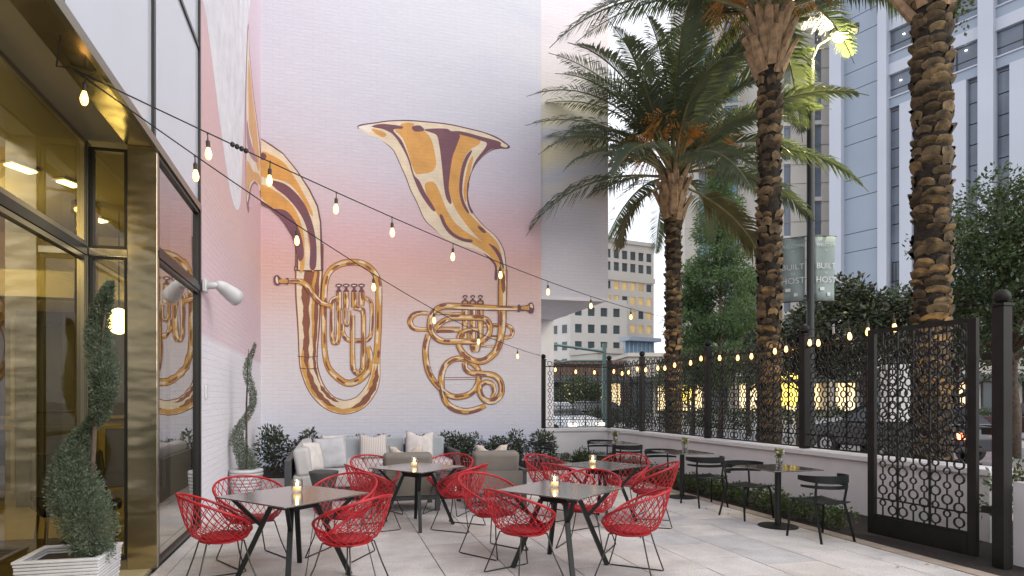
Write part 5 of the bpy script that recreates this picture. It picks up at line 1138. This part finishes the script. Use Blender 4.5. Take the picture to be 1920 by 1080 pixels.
for px, w, x_, z_, wd, hh in ((1275, 57.5, 0, 1.3, .9, 2.4), (1455, 55.5, 0, 1.0, 1.6, 5.2)):
    p = cp(px, w); o = MB().box(0, wd, -.3, -.1, z_, z_ + hh).build('shop_sign', M['shop_yellow']); o.location = (p.x, p.y - .4, 0); o.rotation_euler = (0, 0, MED); tag(o, 'glowing yellow %s sign on the arcade behind the fence' % ('small' if wd < 1 else 'tall'), 'sign')
p = cp(1712, 13.5); t = thing('utility_cabinet', 'pale utility cabinet on a dark plinth seen through the gate', 'cabinet', (p.x, p.y, 0), R(-35)); MB().box(-.55, .55, -.3, .3, 1.1, 2.35).build('cabinet', M['stucco'], t, bevel=.01); MB().box(-.5, .5, -.28, .28, -.04, 1.1).build('plinth', M['black_metal'], t); MB().box(-.01, .01, -.31, -.3, 1.15, 2.3).build('door_gap', M['black_metal'], t)

# ------------------------------------------------------------------ towers
def place_face(t, pxl, wl, az):   # origin at the left foot of the facade, x along the facade
    p = cp(pxl, wl); t.location = (p.x, p.y, 0); t.rotation_euler = (0, 0, az)
def rect_windows(t, xs, zs, wx, wz, mat, y=-.12, name='window', frame=None, litf=None, rec=.02):
    cache = {}
    for i, x in enumerate(xs):
        for j, z in enumerate(zs):
            mk = mat if litf is None else litf(i, j)
            if mk not in cache:
                me = MB().box(-wx / 2, wx / 2, -.03, .03, -wz / 2, wz / 2).mesh(name); me.materials.append(M[mk]); cache[mk] = me
            obj(name, cache[mk], None, t, loc=(x, y, z))
# grid office block far left: upper block facing the street
AZ = R(12)
t = thing('office_block', 'pale far office block with lit square windows beside the first palm', 'building'); place_face(t, 1120, 112, AZ)
MB().box(0, 13.2, .3, 14, -.5, 30.6).build('wall', M['far_white'], t)
W_ = [(2.42 + 1.92 * k) for k in range(6)]
grid = MB(); zs_low = [9.6 + 2.62 * k for k in range(6)]; zs_up = [26.2, 28.5]
xe = [0] + [x for w in W_ for x in (w - .62, w + .62)] + [13.2]
for a, b_ in zip(xe[0::2], xe[1::2]): grid.box(a, b_, 0, .3, 0, 30.6)
for w in W_:
    ze = [0] + [z for q in zs_low for z in (q - .72, q + .72)] + [z for q in zs_up for z in (q - .80, q + .80)] + [30.6]
    for a, b_ in zip(ze[0::2], ze[1::2]): grid.box(w - .62, w + .62, .002, .3, a, b_)
grid.build('wall_grid', M['far_white'], t)
MB().box(-.1, 13.3, -.25, 0, 23.6, 24.6).build('string_course', M['far_white'], t); MB().box(-.2, 13.4, -.3, .2, 30.6, 31.3).build('parapet', M['far_white'], t)
rect_windows(t, W_, zs_low, 1.22, 1.42, 'far_lit', .22, litf=lambda i, j: 'far_lit' if (i * 3 + j) % 5 else 'far_glass'); rect_windows(t, W_, zs_up, 1.22, 1.58, 'far_glass', .22)
t = thing('office_block', 'lower pale office wing under the painted overhang', 'building'); place_face(t, 1070, 96, R(4))
MB().box(0, 10., .3, 14, -.5, 17.5).build('wall', M['far_white'], t); grid = MB(); W2 = [1.35 + 2.25 * k for k in range(4)]; Z2 = [4.6 + 2.7 * k for k in range(5)]
xe = [0] + [x for w in W2 for x in (w - .6, w + .6)] + [10.]
for a, b_ in zip(xe[0::2], xe[1::2]): grid.box(a, b_, 0, .3, 0, 17.5)
for w in W2:
    ze = [0] + [z for q in Z2 for z in (q - .68, q + .68)] + [17.5]
    for a, b_ in zip(ze[0::2], ze[1::2]): grid.box(w - .6, w + .6, .002, .3, a, b_)
grid.build('wall_grid', M['far_white'], t); rect_windows(t, W2, Z2, 1.18, 1.34, 'far_glass', .22)
sd_ = bpy.data.objects.new('side_wing', None); C.objects.link(sd_); sd_.parent = t; sd_.rotation_euler = (0, 0, R(-62)); sd_.location = (0, 0, 0)
MB().box(-9, 0, .32, .6, -.5, 17.0).build('wing_wall', M['far_white'], sd_); rect_windows(sd_, [-1.4 - 1.9 * k for k in range(4)], Z2, .9, 1.3, 'far_glass', .28)
t = thing('low_pavilion', 'low glazed pavilion roof in front of the office block', 'building'); place_face(t, 1120, 80, R(14))
MB().box(0, 9.5, 0, 6, -.3, 7.6).build('wall', M['beige'], t); MB().box(4.0, 9.6, -1.6, .5, 9.3, 9.8).build('canopy', M['hotel_blue'], t); MB().box(-.2, 9.6, -.3, 6, 7.6, 8.3).build('cornice', M['beige'], t); MB().box(4.2, 9.4, -.4, -.2, 4.5, 9.3).build('glass_wall', M['blue_glass'], t)
for k in range(8): MB().box(4.2 + .72 * k, 4.28 + .72 * k, -.5, -.41, 4.5, 9.3).build('mullion', M['hotel_white'], t)
# beige tower with blue glass
t = thing('beige_tower', 'tall beige stone tower with blue glass strips behind the palms', 'building'); place_face(t, 1284, 92, R(-25))
MB().box(0, 30, .35, 20, -.5, 75).build('wall', M['beige'], t)
strips = [(2.0, 1.9), (5.6, 1.9), (9.2, 1.9), (12.8, 1.9)]
prev = 0
for x, w in strips:
    MB().box(prev, x, 0, .35, 0, 75).build('pier', M['beige'], t); prev = x + w
MB().box(prev, 30, 0, .35, 0, 75).build('pier', M['beige'], t)
for x, w in strips:
    for k in range(15): MB().box(x, x + w, .20, .26, 4 + 4.6 * k, 8.2 + 4.6 * k).build('glazing', M['blue_glass'], t); MB().box(x, x + w, .05, .34, 8.2 + 4.6 * k, 8.6 + 4.6 * k).build('spandrel', M['beige'], t)
    MB().box(x + w * .5 - .04, x + w * .5 + .04, .1, .2, 4, 74).build('mullion', M['mullion'], t)
for k in range(16): MB().box(-.05, 30.05, -.04, 0, 4.05 + 4.6 * k, 4.12 + 4.6 * k).build('joint_band', M['mullion_lt'], t)
t = thing('beige_tower', 'beige ribbed tower wing with dark slit windows right of the middle palm', 'building'); place_face(t, 1462, 76, R(-20))
MB().box(0, 9, .3, 16, -.5, 70).build('wall', M['beige'], t)
xw = [(.5, 1.3), (4.1, 4.9)]; pr = 0
for a, b_ in xw + [(9., 9.)]: MB().box(pr, a, 0, .3, 0, 70).build('pier', M['beige'], t); pr = b_
for a, b_ in xw:
    for k in range(14): MB().box(a, b_, .2, .26, 3 + 4.7 * k, 7.2 + 4.7 * k).build('glazing', M['dark_strip'], t); MB().box(a, b_, .04, .29, 7.2 + 4.7 * k, 7.7 + 4.7 * k).build('spandrel', M['far_white'], t)
for k in range(30): MB().box(-.05, 9.05, -.03, 0, 2.3 + 2.35 * k, 2.36 + 2.35 * k).build('joint_band', M['mullion_lt'], t)
# white and blue hotel: facade runs towards the camera on the right
t = thing('white_hotel', 'tall white and blue hotel facade with ribbed piers at upper right', 'building'); place_face(t, 1558, 70, R(-72))
HX = 46
MB().box(0, HX, .9, 20, -.5, 78).build('wall', M['hotel_white'], t)
bays = [('pier', 0, 1.3), ('blank', 1.3, 5.07), ('pier', 5.07, 5.95)]; x = 5.95
while x < HX - 9:
    q = x
    for kd, wd in (('slot', 1.05), ('fin', 1.15), ('slot', 1.1), ('fin', 1.3), ('slot', 1.1), ('fin', 1.15), ('slot', 1.05)): bays.append((kd, q, q + wd)); q += wd
    bays.append(('pier', q, q + 1.2)); x += 9.1
UPZ = 32.4
for kind, a, b_ in bays:
    if kind == 'pier': MB().box(a, b_, -.35, .9, 0, 78).build('pier', M['hotel_white'], t)
    elif kind == 'blank':
        for k in range(12):
            for q, hh in ((0, 2.0), (2.05, 4.6)): MB().box(a, b_, .35, .9, 6.0 * k + q + .0, 6.0 * k + (1.98 if q == 0 else 5.93)).build('blank_panel', M['hotel_blue'], t)
    elif kind == 'fin': MB().box(a, b_, .05, .9, 0, UPZ).build('fin', M['hotel_white'], t)
    else:
        for k in range(16):
            z = 2.0 * k + .1
            MB().box(a + .05, b_ - .05, .6, .7, z, z + 1.9).build('pane', M['dark_strip'], t)
        MB().box(a, b_, .5, .72, .0, UPZ - .2).build('slot_frame', M['mullion'], t).location = (0, .35, 0)
        for k in range(4): MB().box(a + .2 + .3 * k, a + .26 + .3 * k, .45, .5, 0, 16).build('louvre', M['mullion'], t)
x = 5.95; BW = 7.9
while x < HX - 9:
    for k in range(9):
        z = UPZ + 1.1 + 4.7 * k
        MB().box(x, x + BW, .25, .9, z - 1.1, z - .14).build('spandrel', M['hotel_blue'], t); MB().box(x, x + BW, .12, .9, z - .138, z).build('sill', M['hotel_white'], t)
        MB().box(x, x + BW, .15, .9, z + 2.4, z + 3.56).build('band', M['hotel_white'], t)
        w = MB().box(x, x + BW, .55, .6, z, z + 2.4).build('window', M['dark_strip'], t)
        for q in range(1, 4): MB().box(x + BW * q / 4 - .06, x + BW * q / 4 + .06, .5, .549, z, z + 2.4).build('mullion', M['mullion'], w)
        MB().box(x, x + BW, .5, .549, z + .8, z + .87).build('transom', M['mullion'], w)
        for q in range(4):
            if (q * 5 + k * 3 + int(x)) % 4 < 2: MB().lathe([(.11, 0), (.11, .04)], (x + 1. + 1.9 * q + .3 * (k % 2), .48, z + 1.5 + .35 * (q % 2)), 8).build('downlight', M['globe'], w)
    x += 9.1

# ------------------------------------------------------------------ street trees
def tree(name, label, cat, px, w, H, rx, trunkH, shape, n, size, mat, lumps=40, tr=.14, droop=.2, aspect=.5, group=None):
    p = cp(px, w); t = thing(name, label, cat, (p.x, p.y, -.02), rng.uniform(0, 6), group)
    lim = MB(); lim.tube([(0, 0, -.1), (.05, .03, trunkH * .6), (0, .05, trunkH), (.05, 0, H * .8 if shape == 'cone' else H * .6)], [tr, tr * .8, tr * .65, tr * .2], 8)
    cs = []
    for k in range(lumps):
        a = rng.uniform(0, 6.283)
        if shape == 'cone': u = rng.uniform(0, 1) ** .8; z = trunkH + (H - trunkH) * u; q = rx * (1 - u) ** .75 * rng.uniform(.35, 1); s = rx * .34 * (1 - .6 * u) + .12
        else:
            ph = math.acos(rng.uniform(-.75, 1)); q0 = rng.uniform(.45, .95); z = (H + trunkH) / 2 + (H - trunkH) / 2 * math.cos(ph) * q0; q = rx * math.sin(ph) * q0; s = rx * rng.uniform(.2, .36)
        c = np.array([q * math.cos(a), q * math.sin(a), z]); cs.append((c, s))
        z0 = min(z - .15 * q, H * .75); lim.tube([(0, 0, max(trunkH * .7, z0 - q * .5)), (c[0] * .55, c[1] * .55, (z + max(trunkH * .7, z0 - q * .5)) / 2 + .1), tuple(c)], [tr * .3, tr * .16, tr * .06], 5, cap=False)
    lim.build('trunk', M['bark'], t, smooth=True)
    P_ = []; D_ = []; wt = np.array([s ** 2 for c, s in cs]); idx = rng.choice(len(cs), n, p=wt / wt.sum())
    d = rng.normal(size=(n, 3)); d /= np.linalg.norm(d, axis=1)[:, None]; rad = rng.uniform(.2, 1, n) ** .45
    cc = np.array([cs[i][0] for i in idx]); ss = np.array([cs[i][1] for i in idx])[:, None]; flat = np.array([1, 1, .62 if shape == 'cone' else .7])
    P_ = cc + d * flat * ss * rad[:, None] * rng.uniform(.8, 1.25, n)[:, None]
    obj('crown', quadmesh('crown', leaf_quads(P_, size, aspect, d, .7, droop)), M[mat], t)
    return t
tree('cypress_tree', 'feathery green cypress tree between the first and middle palms', 'tree', 1350, 25, 11.3, 1.9, 2.3, 'cone', 26000, .17, 'cypress', 90, .13, .35, .32, 'street trees beyond the fence')
tree('cypress_tree', 'shorter feathery cypress tree just right of the first palm trunk', 'tree', 1298, 26, 7.4, 1.4, 2.2, 'cone', 15000, .16, 'cypress', 60, .11, .35, .32, 'street trees beyond the fence')
tree('cypress_tree', 'feathery cypress tree partly behind the middle palm trunk', 'tree', 1405, 27, 7.2, 1.7, 2.3, 'cone', 16000, .17, 'cypress', 60, .12, .35, .32, 'street trees beyond the fence')
tree('magnolia_tree', 'dark glossy magnolia tree below the banners by the gate', 'tree', 1620, 18, 5.2, 1.75, 1.7, 'round', 12000, .15, 'magnolia', 45, .1, .05, .5, 'street trees beyond the fence')
tree('magnolia_tree', 'dark glossy magnolia tree behind the lamp post foot', 'tree', 1500, 20, 4.6, 1.5, 1.8, 'round', 8000, .15, 'magnolia', 35, .1, .05, .5, 'street trees beyond the fence')
tree('oak_tree', 'broad dark oak tree at the right edge behind the gate post', 'tree', 1900, 17, 7.9, 2.35, 2.0, 'round', 26000, .13, 'oak', 75, .18, .15, .5, 'street trees beyond the fence')
tree('oak_tree', 'dark oak tree behind the thick palm trunk', 'tree', 1790, 21, 6.2, 2.2, 1.7, 'round', 16000, .14, 'oak', 55, .16, .15, .5, 'street trees beyond the fence')
tree('street_tree', 'dark round street tree seen through the fence by the first palm', 'tree', 1290, 40, 5.2, 2.0, 1.5, 'round', 5000, .22, 'oak', 30, .12, .1, .5, 'street trees beyond the fence')
tree('street_tree', 'dark round street tree seen beyond the short fence', 'tree', 1085, 40, 3.0, 1.9, .7, 'round', 5000, .2, 'oak', 30, .12, .1, .5, 'street trees beyond the fence')
